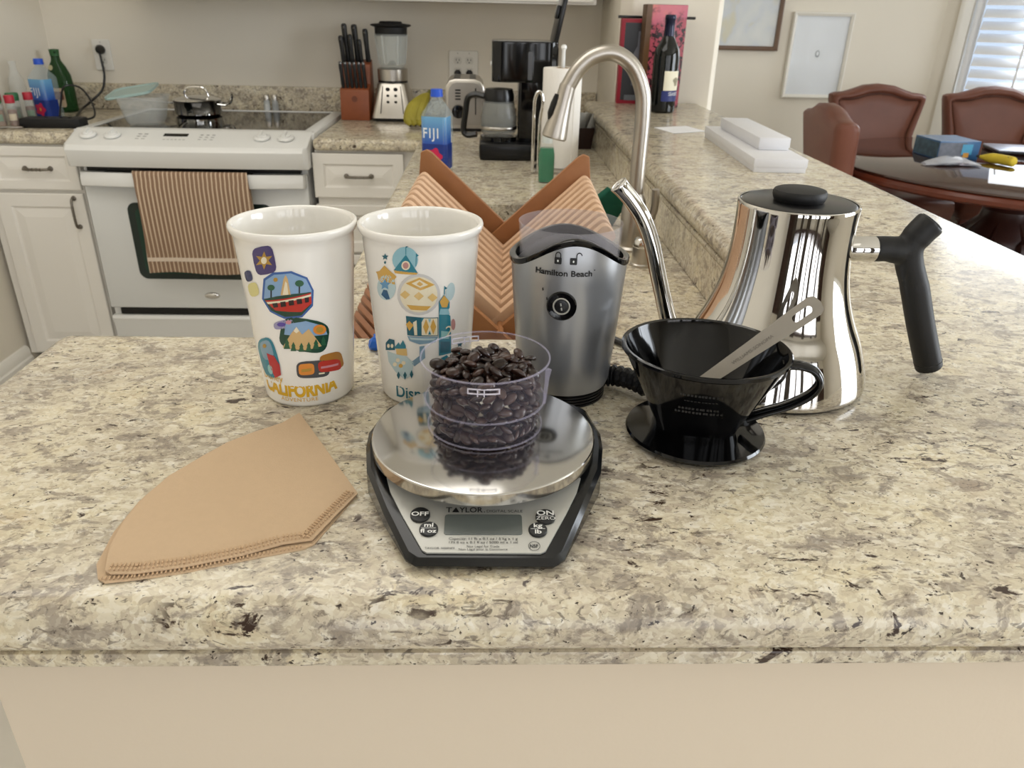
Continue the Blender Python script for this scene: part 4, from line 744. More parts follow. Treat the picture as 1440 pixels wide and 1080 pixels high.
# ================================================================== SINK
fa = thing('faucet', 'brushed nickel pull-down faucet arching over the sink', 'faucet', (.272, 1.42, K))
m = MB(); m.lathe([(0, 0), (.028, 0), (.028, .004), (.024, .008), (.023, .075), (.019, .095), (.0145, .105), (0, .105)], 32); m.build('body', SATIN, fa)
arc = smoothpath([(0, 0, .1), (0, 0, .16), (0, 0, .245), (-.006, 0, .285), (-.026, 0, .322), (-.058, 0, .341), (-.092, 0, .336), (-.118, 0, .315), (-.136, 0, .285)], 8)
m = MB(); m.tube(arc, .0135, 20); m.build('gooseneck', SATIN, fa)
hdv = Vector((-.136, 0, .285)); dirv = Vector((-.02, -.002, -.085))
m = MB(); m.tube([hdv + dirv * t for t in (-.05, 0, .02, .3, .6, .9, .97, 1.0)], [.0138, .0142, .0142, .0152, .0182, .0222, .0225, .0205], 24); sh_ = m.build('spray_head', SATIN, fa)
m = MB(); m.tube([hdv + dirv * t + Vector((-.0155 - .004 * t, -.006, 0)) for t in (.12, .3, .5, .62)], [.003, .0055, .006, .002], 8); m.build('spray_button', BLACKP, sh_)
m = MB(); m.tube(smoothpath([(.018, -.004, .062), (.032, -.008, .066), (.036, -.01, .085), (.034, -.012, .115)], 5), [.010] * 6 + [.007] * 10, 12); m.build('lever', SATIN, fa)
sd = thing('air_gap_cap', 'short chrome air gap cap next to the faucet base', 'plumbing', (.273, 1.315, K))
m = MB(); m.lathe([(0, 0), (.0195, 0), (.0195, .004), (.018, .006), (.0175, .034), (0, .034)], 24); m.build('body', STEEL, sd)
m = MB(); m.lathe([(0, .034), (.0165, .034), (.0175, .037), (.0155, .046), (.012, .05), (0, .051)], 24); m.build('cap', CHROME, sd)
gp = MB(); gp.loft([[(a, b, .0) for a, b in rrect(.075, .02, .006, 3)], [(a * .9, b * 1.1, .04) for a, b in rrect(.075, .02, .006, 3)], [(a * .75 + .004, b, .07) for a, b in rrect(.075, .018, .006, 3)]])
o = gp.build('scrub_cloth', mat('green_cloth', '#0f4f3c', .9, var=.2, vscale=120, bump=.4, bscale=400)); o.location = (.225, 1.58, K + .012); o.rotation_euler = (.2, .55, .4)
tag(o, 'dark green scrub cloth propped by the faucet', 'cloth')

# wooden folding rack: slats crossing in an X, one behind another
rk = thing('dish_rack', 'light wooden folding dish rack of crossed slats beside the sink', 'dish rack', (.0185, .938, K), math.radians(-1.6))
A1 = math.radians(43)
def slat_mesh(wid, lo, up, th):
    ol_ = rrect(lo + up, wid, min(wid * .32, .012), 3, (lo - up) / 2, 0) if wid < .03 else [(lo, -wid / 2), (lo, wid / 2), (-up + .012, wid / 2), (-up + .004, wid / 2 - .002), (-up, wid / 2 - .010), (-up + .026, -wid / 2)]
    m = MB(); m.loft([[(x, y, z) for x, z in ol_] for y in (-th / 2, th / 2)])
    return m
protoS = {}
def slat(kind, y, sign, parent, name, hc):
    wid, lo, up, th = {'thin': (.020, .112, .160, .0148), 'wide': (.044, .112, .170, .0105), 'front': (.044, .062, .160, .0105)}[kind]
    if kind not in protoS: o = slat_mesh(wid, lo, up, th).build(name, WOODL if kind == 'thin' else WOOD, parent, bevel=.0012); protoS[kind] = o
    else: o = bpy.data.objects.new(name, protoS[kind].data); link(o, parent)
    o.matrix_parent_inverse = Matrix()
    o.location = (0, y, hc); o.rotation_euler = (0, A1, 0 if sign > 0 else PI)
NS = 12
for i in range(NS):
    y = -.158 + i * .316 / (NS - 1); kind = 'front' if i == 0 else 'wide' if i == NS - 1 else 'thin'
    hc = {'thin': .0886, 'wide': .1006, 'front': .0606}[kind]; nm = 'slat' if kind == 'thin' else 'end_board'
    slat(kind, y, 1, rk, nm, hc); slat(kind, y - (.0004 if kind == 'thin' else -.011 if i == 0 else .011), -1, rk, nm, hc)
m = MB(); m.tube([(0, -.168, .0886), (0, .168, .0886)], .004, 10); m.build('hinge_rod', WOOD, rk)
tv = thing('trivet', 'slatted brown wooden trivet lying flat beside the dish rack', 'trivet', (-.187, 1.20, K))
dv = Vector((.425, -.905, 0)); TR = mat('trivet_wood', '#8f5f40', .5, var=.15, vscale=60)
pr = None
for i in range(9):
    y0 = -i * .0325
    if pr is None:
        m = MB(); wd_ = .0225; Lq = .14; vs = []
        for z in (.004, .016): vs.append([(0, 0, z), (dv.x * Lq, dv.y * Lq, z), (dv.x * Lq, dv.y * Lq - wd_, z), (0, -wd_, z)])
        m.loft(vs); pr = m.build('slat', TR, tv, bevel=.0015); o = pr
    else: o = pr.copy(); link(o, tv)
    o.location = (0, y0, 0)
for t in (.25, .75):
    m = MB(); a = dv * (.14 * t); m.box((a.x, a.y - .14, .002), (.014, .28, .004)); m.build('runner', TR, tv)

# ================================================================== FAR END OF THE BAR
wn = thing('wine_bottle', 'dark wine bottle with cream and navy label at the far end of the bar', 'bottle', (.557, 2.60, B))
WP = [(.0, 0), (.036, 0), (.04, .005), (.0405, .02), (.0405, .165), (.038, .185), (.026, .205), (.0165, .225), (.0148, .245), (.0145, .268), (.016, .270), (.016, .279), (.0145, .282), (0, .282)]
m = MB(); m.lathe(WP, 40); m.build('glass', mat('wine_glass', '#0a0d0a', .05, var=.1), wn)
m = MB(); m.lathe([(.0172, .222), (.0155, .245), (.0152, .267), (.0168, .270), (.0168, .279), (.0150, .2835), (0, .2838)], 32); m.build('foil_capsule', mat('foil_navy', '#10142e', .25, .3), wn)
wf = wrapfn(lambda z: .0405, .0005, .25); wf2 = wrapfn(lambda z: .0405, .0011, .25)
poly('label', [(-.02, .068), (.06, .068), (.06, .125), (-.02, .125)], wf, mat('wine_label', '#e2dcc4', .6, var=.04, vscale=30), wn, .006)
poly('label_band', [(-.024, .036), (.06, .036), (.06, .067), (-.024, .067)], wf, mat('wine_navy', '#222c66', .5, var=.05), wn, .006)
poly('label_drawing', [(.022 + .011 * math.cos(t) * (1 + .3 * math.sin(3 * t)), .094 + .013 * math.sin(t)) for t in [2 * PI * k / 18 for k in range(18)]], wf2, mat('label_sketch', '#8f8870', .6, var=.4, vscale=150), wn, .006)
lettering('SEABIRD', .015, lambda x, y: wf2(x + .02, y + .053), mat('label_letter', '#d8d8dc', .5), wn, sx=.8, maxlen=.006)

def art_mat():
    m = bpy.data.materials.new('art_print'); m.use_nodes = True; nt = m.node_tree; b = nt.nodes['Principled BSDF']
    tc = nt.nodes.new('ShaderNodeTexCoord'); sx = nt.nodes.new('ShaderNodeSeparateXYZ'); nt.links.new(tc.outputs['Object'], sx.inputs[0])
    sky = ramp(nt, [(.30, '#d8846a'), (.46, '#c9707a'), (.7, '#b85a78')], noise(nt, tc.outputs['Object'], 9, 3))
    blos = ramp(nt, [(.47, '#000000'), (.52, '#ffffff')], noise(nt, tc.outputs['Object'], 75, 3, .6))
    dark = mixc(nt, blos, '#241518', '#a84a58')
    h = nt.nodes.new('ShaderNodeMath'); h.operation = 'MULTIPLY_ADD'; h.inputs[1].default_value = 4.2; h.inputs[2].default_value = -.10; nt.links.new(sx.outputs[2], h.inputs[0])
    nn_ = noise(nt, tc.outputs['Object'], 28, 4); ad = nt.nodes.new('ShaderNodeMath'); ad.operation = 'ADD'; nt.links.new(h.outputs[0], ad.inputs[0]); nt.links.new(nn_, ad.inputs[1])
    f = ramp(nt, [(.60, '#000000'), (1.0, '#000000')], ad.outputs[0]); 
    mr = nt.nodes.new('ShaderNodeMapRange'); mr.inputs[1].default_value = 1.42; mr.inputs[2].default_value = 1.62; nt.links.new(ad.outputs[0], mr.inputs[0])
    c = mixc(nt, mr.outputs[0], dark, sky)
    trunk = nt.nodes.new('ShaderNodeMapRange'); trunk.inputs[1].default_value = -.05; trunk.inputs[2].default_value = -.046; nt.links.new(sx.outputs[0], trunk.inputs[0])
    c = mixc(nt, trunk.outputs[0], '#5c4024', c)
    nt.links.new(c, b.inputs['Base Color']); b.inputs['Roughness'].default_value = .3; return m
ab = thing('art_box', 'tall wine gift box printed with pink blossoms behind the wine bottle', 'box', (.574, 2.74, B), -.02)
m = MB(); m.bb(-.066, .066, 0, .085, 0, .312); m.build('carton', mat('carton_brown', '#5e4630', .6, var=.15, vscale=12), ab, bevel=.001)
m = MB(); m.bb(-.0655, .0655, -.0012, 0, .001, .311); m.build('printed_front', art_mat(), ab)
rb_ = thing('bottle_gift_box', 'black gift box with red frame edge standing behind the pink art box', 'box', (.500, 2.83, B), -.05)
m = MB(); m.bb(-.055, .055, 0, .05, 0, .268); m.build('carton', mat('box_red', '#a3263a', .4, var=.08), rb_, bevel=.001)
m = MB(); m.bb(-.043, .043, -.001, .001, .012, .256); m.build('front_window', mat('box_charcoal', '#1e1d20', .3), rb_)
m = MB(); m.lathe([(0, 0), (.018, 0), (.018, .10), (.007, .125), (.007, .17), (0, .17)], 20, c=(.008, -.0035, .06)); sc_ = m.build('bottle_picture', mat('box_silver', '#63636c', .3), rb_); sc_.scale = (1, .12, 1)
fpb = plane_fn((-.005, -.0016, .02), (1, 0, 0), (0, 0, 1)); poly('grey_strip', rrect(.05, .018, .002, 2), fpb, mat('box_grey', '#6e7278', .5, var=.2, vscale=200), rb_)
rd = MB(); rd.tube([(.435, 2.86, B + .273), (.70, 2.875, B + .273)], .0045, 10); tag(rd.build('black_rod', BLACKP), 'thin black rod lying across the top of the red-framed box', 'rod')
WB = mat('white_carton', '#d9d9dc', .45, var=.02, vscale=10)
b1 = thing('carton_box', 'long flat white box lying on the raised bar, lower of two', 'box', (.594, 1.583, B), math.radians(-2.5), 'white boxes on the bar')
m = MB(); m.bb(-.053, .053, 0, .48, 0, .026); m.build('tray', WB, b1, bevel=.0012)
m = MB(); m.bb(-.0545, .0545, -.0012, .4815, .010, .0275); m.build('lid', WB, b1, bevel=.001)
b2 = thing('carton_box', 'smaller white box on top of the long white box', 'box', (.613, 1.69, B + .028), math.radians(-1.5), 'white boxes on the bar')
m = MB(); m.bb(-.032, .032, 0, .335, 0, .024); m.build('tray', WB, b2, bevel=.0012)
m = MB(); m.bb(-.0335, .0335, -.0012, .3365, .005, .0255); m.build('lid', WB, b2, bevel=.001)
pp = MB(); pp.loft([[(x, y, z) for x, y in ((.46, 2.219), (.491, 2.115), (.590, 2.166), (.56, 2.262))] for z in (B + .0004, B + .0016)])
tag(pp.build('envelope', mat('paper_white', '#e6e6e8', .7, var=.02)), 'white paper envelope lying on the bar in front of the wine bottle', 'envelope')
# ================================================================== DINING CORNER
def framed(name, label, x0, x1, z0, z1, fw, fm, art, mat_w=0.0):
    o = thing(name, label, 'picture', ((x0 + x1) / 2, 5.298, (z0 + z1) / 2)); a, b = (x1 - x0) / 2, (z1 - z0) / 2
    m = MB(); rings = []
    for ins, y in ((0, 0), (0, -.028), (fw * .3, -.032), (fw, -.024), (fw, -.01)): rings.append([(-a + ins, y, -b + ins), (a - ins, y, -b + ins), (a - ins, y, b - ins), (-a + ins, y, b - ins)])
    m.loft(rings, cap=False); m.build('frame', fm, o)
    m = MB(); m.bb(-a + fw, a - fw, -.012, -.004, -b + fw, b - fw); m.build('artwork', art, o)
    m = MB(); m.bb(-a + fw, a - fw, -.016, -.014, -b + fw, b - fw); m.build('glazing', glassmat('picture_glass', '#e8edf2', .04, alpha=.12), o)
    return o
def abstract():
    m = bpy.data.materials.new('abstract_print'); m.use_nodes = True; nt = m.node_tree; b = nt.nodes['Principled BSDF']
    tc = nt.nodes.new('ShaderNodeTexCoord')
    c = ramp(nt, [(.35, '#f0f0ec'), (.5, '#e8eae8'), (.58, '#dfe3e8'), (.68, '#e6dfc4')], noise(nt, tc.outputs['Object'], 3.2, 3, 1.5))
    nt.links.new(c, b.inputs['Base Color']); b.inputs['Roughness'].default_value = .6; return m
framed('wall_picture', 'abstract pale print in brown frame beside the partition corner', 1.23, 1.832, 1.112, 1.95, .026, mat('frame_brown', '#6a5240', .4, var=.2, vscale=40), abstract())
pic = framed('wall_picture', 'white framed picture with small central emblem above the leather chairs', 1.905, 2.29, .835, 1.34, .022, mat('frame_white', '#e8e4da', .4), mat('art_pale', '#eef0f2', .6, var=.02, vscale=3))
fn_ = plane_fn((0.0, -.0128, .012), (1, 0, 0), (0, 0, 1)); poly('mount_square', rrect(.075, .09, .002, 2), fn_, mat('art_white', '#e9ebec', .6), pic)
m = MB(); m.loft([[(x, y, z + .012) for x, z in ellipse(.014, .021, 20)] for y in (-.0128, -.0142)]); m.build('emblem', mat('art_emblem', '#8f9496', .5, var=.2, vscale=90), pic)
m = MB(); m.loft([[(x, y, z + .015) for x, z in ellipse(.008, .013, 16)] for y in (-.0138, -.0148)]); m.build('emblem_centre', MATS['art_white'], pic)

NAIL = mat('nailhead_bronze', '#4a3626', .35, .8)
def make_chair(name, label, loc, rz, extra=False):
    """chair facing -y in its own frame, back at +y"""
    c = thing(name, label, 'chair', loc, rz, 'leather dining chairs')
    # back outline (x,z), flared with a humped crest
    half = [(.0, .50), (.19, .50), (.195, .55), (.205, .64), (.225, .75), (.248, .85), (.262, .915), (.262, .935), (.24, .944), (.19, .948), (.14, .962), (.08, .982), (0, .99)]
    out = [(x, z) for x, z in half[1:]] + [(-x, z) for x, z in half[1:-1][::-1]]
    def ring(ins, y):
        r = []
        cx, cz = 0, .74
        for x, z in out:
            d = math.hypot(x, z - cz); k = (d - ins) / d
            r.append((x * k, y + (z - .5) * .12, cz + (z - cz) * k))
        return r
    m = MB(); m.loft([ring(.0, .225), ring(-.004, .235), ring(-.004, .275), ring(.012, .292), ring(.05, .294)]); m.build('back_shell', LEATHER, c, ang=60)
    m = MB(); m.loft([ring(.0, .235), ring(.004, .215), ring(.018, .200), ring(.034, .204), ring(.042, .22)], cap=False); m.build('back_roll', LEATHER, c, ang=80)
    m = MB(); m.loft([ring(.040, .224), ring(.055, .214), ring(.10, .207), ring(.15, .205)]); m.build('back_cushion', LEATHER, c, ang=80)
    nl = MB(); rr = ring(.046, .2135)
    for i in range(len(rr)):
        a, b = Vector(rr[i]), Vector(rr[(i + 1) % len(rr)]); n = max(1, int((b - a).length / .011))
        for k in range(n):
            p = a.lerp(b, k / n); nl.add([(p.x - .004, p.y, p.z), (p.x, p.y, p.z - .004), (p.x + .004, p.y, p.z), (p.x, p.y, p.z + .004), (p.x, p.y - .003, p.z)], [(0, 1, 4), (1, 2, 4), (2, 3, 4), (3, 0, 4)])
    tag(nl.build('nailhead_trim', NAIL, c, weld=False), kind='stuff')
    m = MB(); rings = []
    for k, z in ((.93, .375), (1.0, .385), (1.02, .43), (1.0, .465), (.93, .482), (.7, .49)): rings.append([(x * k, y * k, z) for x, y in [(-.21, .23), (.21, .23), (.245, .0), (.26, -.22), (.24, -.25), (0, -.262), (-.24, -.25), (-.26, -.22), (-.245, 0)]])
    m.loft(rings); m.build('seat', LEATHER, c, ang=60)
    m = MB(); m.loft([[(x, y, z) for x, y in [(-.20, .22), (.20, .22), (.24, -.23), (-.24, -.23)]] for z in (.32, .378)]); m.build('seat_rail', MAHOG, c, bevel=.004)
    for sx in (-1, 1):
        m = MB(); m.loft([[(sx * .215 + dx * s, -.205 + dy * s, z) for dx, dy in ((-1, -1), (1, -1), (1, 1), (-1, 1))] for z, s in ((0, .014), (.02, .018), (.06, .013), (.30, .022), (.36, .026))]); m.build('leg', MAHOG, c, bevel=.003)
        m = MB(); m.loft([[(sx * .18 + dx * .018, y + dy * .018, z) for dx, dy in ((-1, -1), (1, -1), (1, 1), (-1, 1))] for y, z in ((.31, 0), (.25, .2), (.225, .38), (.245, .52))]); m.build('leg', MAHOG, c, bevel=.003)
    return c
make_chair('dining_chair', 'brown leather chair seen from behind, nearest the bar', (1.735, 3.33, 0), math.radians(84))
make_chair('dining_chair', 'brown leather dining chair below the white framed picture', (2.14, 4.12, 0), math.radians(2))
make_chair('dining_chair', 'brown leather dining chair in front of the shuttered window', (2.74, 4.12, 0), math.radians(-8))

tb = thing('dining_table', 'round mahogany dining table with glass top and dark pedestal', 'table', (2.32, 3.36, 0))
m = MB(); m.lathe([(0, .70), (.70, .70), (.78, .705), (.80, .715), (.805, .73), (.80, .742), (.79, .746), (0, .746)], 80); m.build('wood_top', MAHOG, tb)
m = MB(); m.lathe([(0, .7465), (.79, .7465), (.795, .749), (.795, .754), (.79, .757), (0, .757)], 80); m.build('glass_top', mat('table_glass', '#3a2018', .03, spec=.8, var=.1, vscale=6), tb)
m = MB(); m.lathe([(0, .05), (.18, .06), (.14, .12), (.10, .18), (.09, .22), (.15, .30), (.175, .38), (.16, .46), (.11, .52), (.10, .56), (.14, .60), (.2, .66), (.24, .70), (0, .70)], 40); pd = m.build('pedestal', mat('dark_carved_wood', '#2e1611', .3, var=.3, vscale=30), tb)
for i in range(8):
    a = i * PI / 4; m = MB(); m.tube(smoothpath([(.095 * math.cos(a), .095 * math.sin(a), .52), (.165 * math.cos(a), .165 * math.sin(a), .44), (.178 * math.cos(a), .178 * math.sin(a), .37), (.155 * math.cos(a), .155 * math.sin(a), .29), (.095 * math.cos(a), .095 * math.sin(a), .22)], 4), [.012] * 4 + [.028] * 9 + [.012] * 4, 8); m.build('carved_leaf', MATS['dark_carved_wood'], pd)
for i in range(4):
    a = PI / 4 + i * PI / 2; m = MB(); m.tube(smoothpath([(.06 * math.cos(a), .06 * math.sin(a), .12), (.22 * math.cos(a), .22 * math.sin(a), .10), (.36 * math.cos(a), .36 * math.sin(a), .035), (.43 * math.cos(a), .43 * math.sin(a), .03)], 5), .035, 10, sq=(.8, 1)); m.build('foot', MATS['dark_carved_wood'], tb)
ZT = .7575
gb_ = thing('puzzle_box', 'blue boxed game with dark artwork on the glass table', 'box', (2.075, 3.535, ZT), math.radians(3))
m = MB(); m.bb(-.095, .095, -.085, .11, 0, .078); bx = m.build('carton', mat('game_blue', '#2c5a86', .35, var=.15, vscale=30), gb_, bevel=.0015)
m = MB(); m.bb(-.0945, .0945, -.0845, .1095, .0775, .0788); m.build('top_print', mat('game_top', '#6c86a8', .25, var=.2, vscale=14), gb_)
m = MB(); m.bb(-.093, .03, -.0862, -.0848, .006, .072); m.build('front_print', mat('game_art', '#474a55', .35, var=.9, vscale=45), gb_)
m = MB(); m.bb(.012, .060, -.0870, -.0855, .022, .066); m.build('title_panel', mat('game_title', '#3f93b8', .4, var=.15, vscale=60), gb_)
m = MB(); m.bb(.022, .048, -.0878, -.0865, .010, .03); m.build('orange_patch', mat('game_orange', '#c08a34', .4, var=.2), gb_)
m = MB(); m.bb(-.0962, -.0948, -.083, .105, .006, .072); m.build('side_print', mat('game_side', '#3a5566', .35, var=.9, vscale=40), gb_)
lp = thing('laptop', 'closed silver laptop at the right edge of the glass table', 'laptop', (2.56, 3.72, ZT), math.radians(-14))
m = MB(); m.loft([[(x, y, z) for x, y in rrect(.31, .215, .012, 4)] for z in (0, .008)]); m.build('lower_case', mat('laptop_dark', '#1b1c20', .4), lp, bevel=.001)
m = MB(); m.loft([[(x, y, z) for x, y in rrect(.31, .215, .012, 4)] for z in (.0085, .016)]); m.build('screen_lid', mat('laptop_alu', '#b8bcc8', .3, .7), lp, bevel=.002)
bgd = thing('plastic_bag', 'crumpled clear plastic bag with grey parts on the glass table', 'bag', (1.965, 3.30, ZT), math.radians(2))
random.seed(3); m = MB(); rings = []
for i in range(13):
    t = i / 12; x = -.115 + .23 * t; hy = .045 * (math.sin(PI * min(1, t * 1.25 + .06)) ** .5 if t < .75 else .85); hz = .016 * math.sin(PI * (t * .9 + .05)) + .004
    rings.append([(x + random.uniform(-.004, .004), hy * math.cos(a) * random.uniform(.9, 1.1), max(.0006, hz + hz * .95 * math.sin(a) * random.uniform(.75, 1.2))) for a in [2 * PI * k / 14 for k in range(14)]])
m.loft(rings); m.build('film', glassmat('bag_film', '#d9dadf', .1, alpha=.5), bgd, ang=20)
m = MB(); m.loft([[(x * 1.0 - .02, y, z) for x, y in rrect(.085, .04, .018, 4)] for z in (.004, .018)]); m.build('dark_part', mat('bag_dark', '#3e4148', .4, var=.2), bgd, bevel=.003)
m = MB(); m.loft([[(x + .06, y, z) for x, y in rrect(.07, .05, .01, 4)] for z in (.004, .016)]); m.build('grey_part', mat('bag_grey', '#9b939a', .6, var=.35, vscale=120), bgd, bevel=.003)
yb = thing('banana', 'single yellow banana with dark tip lying on the glass table', 'banana', (2.20, 3.345, ZT), math.radians(-62))
pts = smoothpath([(-.085, 0, .02), (-.05, .006, .021), (0, .008, .022), (.05, 0, .022), (.075, -.006, .021)], 6); n = len(pts)
m = MB(); m.tube(pts, [.006 + .015 * min(1, 3.2 * i / n) if i < n - 4 else (.020, .0185, .015, .008)[i - n + 4] for i in range(n)], 14); m.build('body', mat('plush_yellow', '#d9bf3a', .7, var=.08, vscale=40), yb)
m = MB(); m.tube([(-.082, 0, .02), (-.097, -.002, .022)], [.0065, .005], 8); m.build('stem_tip', BLACKM, yb)
for q in (.045, .06): m = MB(); m.lathe([(0, -.002), (.004, 0), (0, .002)], 8, c=(q, -.012, .038)); m.build('black_mark', BLACKM, yb)
# ================================================================== FOREGROUND ON THE BAR
# ---- paper cups made of ceramic with printed art
ART = dict(purple='#4a3f6e', gold='#b08a3c', cream='#e6dcc0', navy='#2e3560', paleyellow='#d8cf8c', blue='#3f62a0', sky='#86a6c8', tan='#cdac78', dgreen='#24473a', red='#b8332c', lred='#d4564a',
           dark='#2b2024', white='#efe9e0', orange='#d98a3c', lavender='#9a95b4', violet='#5a4a9c', rose='#c98a94', green='#2f5e44', black='#23262e', slate='#7f9db0', teal='#2f7f92', crimson='#b52a30',
           aqua='#8fc0c0', charcoal='#4a4c50', brown='#a87434', sky2='#8fbcc8', mustard='#cfa452', dteal='#1f5f70', rose2='#b98a86', mist='#b9cdd0', blue2='#5f92b8', dblue='#24577e', silver='#cbc9c6', sand='#d8b878')
def artm(k): return mat('print_' + k, ART[k], .2, coat=.3, var=.04, vscale=60)
def mug(label, x, y, art, name='travel_mug'):
    g = thing(name, label, 'mug', (x, y, B), 0, 'tall ceramic mugs')
    h, rb, rt = .142, .036, .0455
    m = MB(); prof = [(0, .002), (.030, .002), (.032, 0), (.035, .0006), (.036, .003)]
    prof += [(rb + (rt - rb) * t, h * t) for t in (.1, .3, .5, .7, .9, .945)]
    prof += [(.0466, .1362), (.0478, .1385), (.0482, .1408), (.0476, .1425), (.0462, .1430), (.0446, .1422), (.0436, .140), (.0425, .132), (.0418, .125), (.0414, .124), (.034, .02), (.030, .012), (0, .011)]
    m.lathe(prof, 72); m.build('cup', CERAMIC, g, ang=60)
    R = lambda z: rb + (rt - rb) * max(0, z) / h
    for col, layer, flat in art:
        pts = [(flat[i] / 1000 * .04, flat[i + 1] / 10000) for i in range(0, len(flat), 2)]
        def fn(u, v, L=layer):
            a = u / .04; r = R(v) + .00025 + .00018 * L; return Vector((r * math.sin(a), -r * math.cos(a), v))
        poly('printed_art', pts, fn, artm(col), g, .0035)
    return g, R
g1, R1 = mug('tall white ceramic mug with colourful badge artwork and yellow lettering, at left', -.148, .583, M1)
YEL = mat('print_yellow', '#d8a92c', .3, var=.1, vscale=90)
def arcfn(R, a0, z0, sag, off=.0006):
    return lambda x, y: (lambda r, a: Vector((r * math.sin(a), -r * math.cos(a), z0 + y + sag * (x / .03) ** 2)))(R(z0) + off, a0 + x / R(z0))
lettering('CALIFORNIA', .0150, arcfn(R1, -.02, .0105, .0022), YEL, g1, bold=.05, sx=.72, maxlen=.004)
lettering('ADVENTURE', .0045, arcfn(R1, -.02, .0058, .0016), YEL, g1, sx=1.05, space=1.15, maxlen=.004)
lettering('Disney', .0085, arcfn(R1, -.60, .0225, -.002), YEL, g1, sx=.9, maxlen=.004)
g2, R2 = mug('tall white ceramic mug with teal and gold fairground artwork, behind the coffee scale', -.0515, .585, M2)
lettering('Disneyland', .0150, arcfn(R2, -.62, .0075, 0), mat('print_teal_text', '#1f6a7c', .3, var=.1), g2, align='LEFT', bold=.015, sx=.80, maxlen=.004)
lettering('2', .013, lambda x, y: (lambda a, z: Vector(((R2(z) + .0012) * math.sin(a), -(R2(z) + .0012) * math.cos(a), z)))(.565 + x / .04, .0615 + y), artm('cream'), g2, maxlen=.004)

# ---- digital scale
sc = thing('kitchen_scale', 'black and silver digital kitchen scale with round steel platter', 'scale', (0, 0, B))
zf = lambda y: .008 + max(0, min(.016, (y - .345) / .075 * .016))
out = [(-.0395, .3465), (.0395, .3460), (.0455, .351), (.060, .385), (.0745, .42), (.0795, .45), (.0805, .47), (.074, .505), (.045, .53), (-.045, .53), (-.074, .505), (-.0820, .47), (-.0812, .45), (-.0765, .42), (-.062, .385), (-.0455, .351)]
def inset(k, c=(0, .435)): return [(c[0] + (x - c[0]) * k, c[1] + (y - c[1]) * k) for x, y in out]
m = MB(); r0 = [(x, y, .0015) for x, y in inset(.97)]; r1 = [(x, y, .005) for x, y in out]; r2 = [(x, y, zf(y) - .003) for x, y in out]; r3 = [(x, y, zf(y)) for x, y in inset(.965)]
n = len(out); vs = r0 + r1 + r2 + r3; fs = [tuple(range(n))[::-1]]
for q in range(3):
    for i in range(n): j = (i + 1) % n; fs.append((q * n + i, q * n + j, (q + 1) * n + j, (q + 1) * n + i))
t0 = 3 * n; fs.append(tuple(t0 + i for i in (0, 1, 2, 3, 4, 13, 14, 15))); fs.append(tuple(t0 + i for i in (4, 5, 6, 7, 8, 9, 10, 11, 12, 13)))
m.add(vs, fs); m.build('body', mat('scale_black', '#0f1011', .16, var=.1), sc, ang=30)
for (x, y) in ((-.05, .40), (.05, .40), (-.05, .5), (.05, .5)): m = MB(); m.lathe([(0, 0), (.006, 0), (.006, .002), (0, .002)], 12, c=(x, y, 0)); m.build('rubber_foot', BLACKM, sc)
def spf(off): return plane_fn((0, .345, .008), (1, 0, 0), (0, .075, .016), off)
pan = [(-.0335, .0072), (.0315, .0068), (.0345, .0085), (.0486, .0372), (.0565, .055), (.0600, .067), (.052, .060), (.042, .0535), (.028, .048), (.012, .0455), (-.002, .045), (-.016, .0455), (-.031, .048), (-.044, .0535), (-.054, .060), (-.0625, .067), (-.0590, .055), (-.0505, .0365), (-.0362, .009)]
pan = [(x * 1.0, y + (.012 if 5 < i < 15 else 0)) for i, (x, y) in enumerate(pan)]
SILV = mat('scale_silver', '#b4b3ac', .35, .25, var=.03, vscale=30)
f0 = spf(0); f1 = spf(.0012)
m = MB(); m.loft([[f0(x, y) for x, y in pan], [f1(x, y) for x, y in pan]]); pnl = m.build('control_panel', SILV, sc, ang=30)
m = MB(); fa_, fb_ = spf(.001), spf(.0017); m.loft([[fa_(x, y) for x, y in rrect(.0462, .0158, .0018, 4, -.0014, .028)], [fb_(x, y) for x, y in rrect(.0458, .0154, .0016, 4, -.0014, .028)]]); dsp = m.build('display', mat('lcd_grey', '#5d625f', .22, var=.05, vscale=90), pnl)
DARKBTN = mat('button_black', '#191a1b', .35)
TXT = spf(.0016); TXB = spf(.0030)
def btn(x, y, r, rows):
    m = MB(); a_, b_, c_ = spf(.001), spf(.0022), spf(.0026); m.loft([[a_(px, py) for px, py in ellipse(r, r, 28, x, y)], [b_(px, py) for px, py in ellipse(r * .98, r * .98, 28, x, y)], [c_(px, py) for px, py in ellipse(r * .9, r * .9, 28, x, y)]]); o = m.build('button', DARKBTN, pnl)
    for s, size, dy, k in rows:
        if s == '-': poly('divider', rrect(r * 1.5, .0003, .0001, 2, x, y + dy), TXB, INKW, o)
        else: lettering(s, size, lambda u, v, dy=dy: TXB(x + u, y + dy + v), INKW, o, sx=1.35, bold=k)
btn(-.0392, .0352, .0060, [('OFF', .0044, -.0016, .02)])
btn(-.0334, .0241, .0056, [('ml', .0043, .0008, .02), ('-', 0, -.0001, 0), ('fl oz', .0040, -.0036, .02)])
btn(.0358, .0338, .0060, [('ON', .0050, .0005, .02), ('-', 0, -.0002, 0), ('ZERO', .0034, -.0032, 0)])
btn(.0307, .0236, .0056, [('kg', .0043, .0010, .02), ('-', 0, -.0001, 0), ('lb', .0043, -.0037, .02)])
def ptxt(s, size, x, y, sx=1.3, bold=.01, align='CENTER', mt=INK): lettering(s, size, lambda u, v: TXT(x + u, y + v), mt, pnl, sx=sx, bold=bold, align=align)
lettering('T', .0058, lambda u, v: TXT(u, .0375 + v), INK, pnl, bold=.012, fit=(-.0240, -.0203))
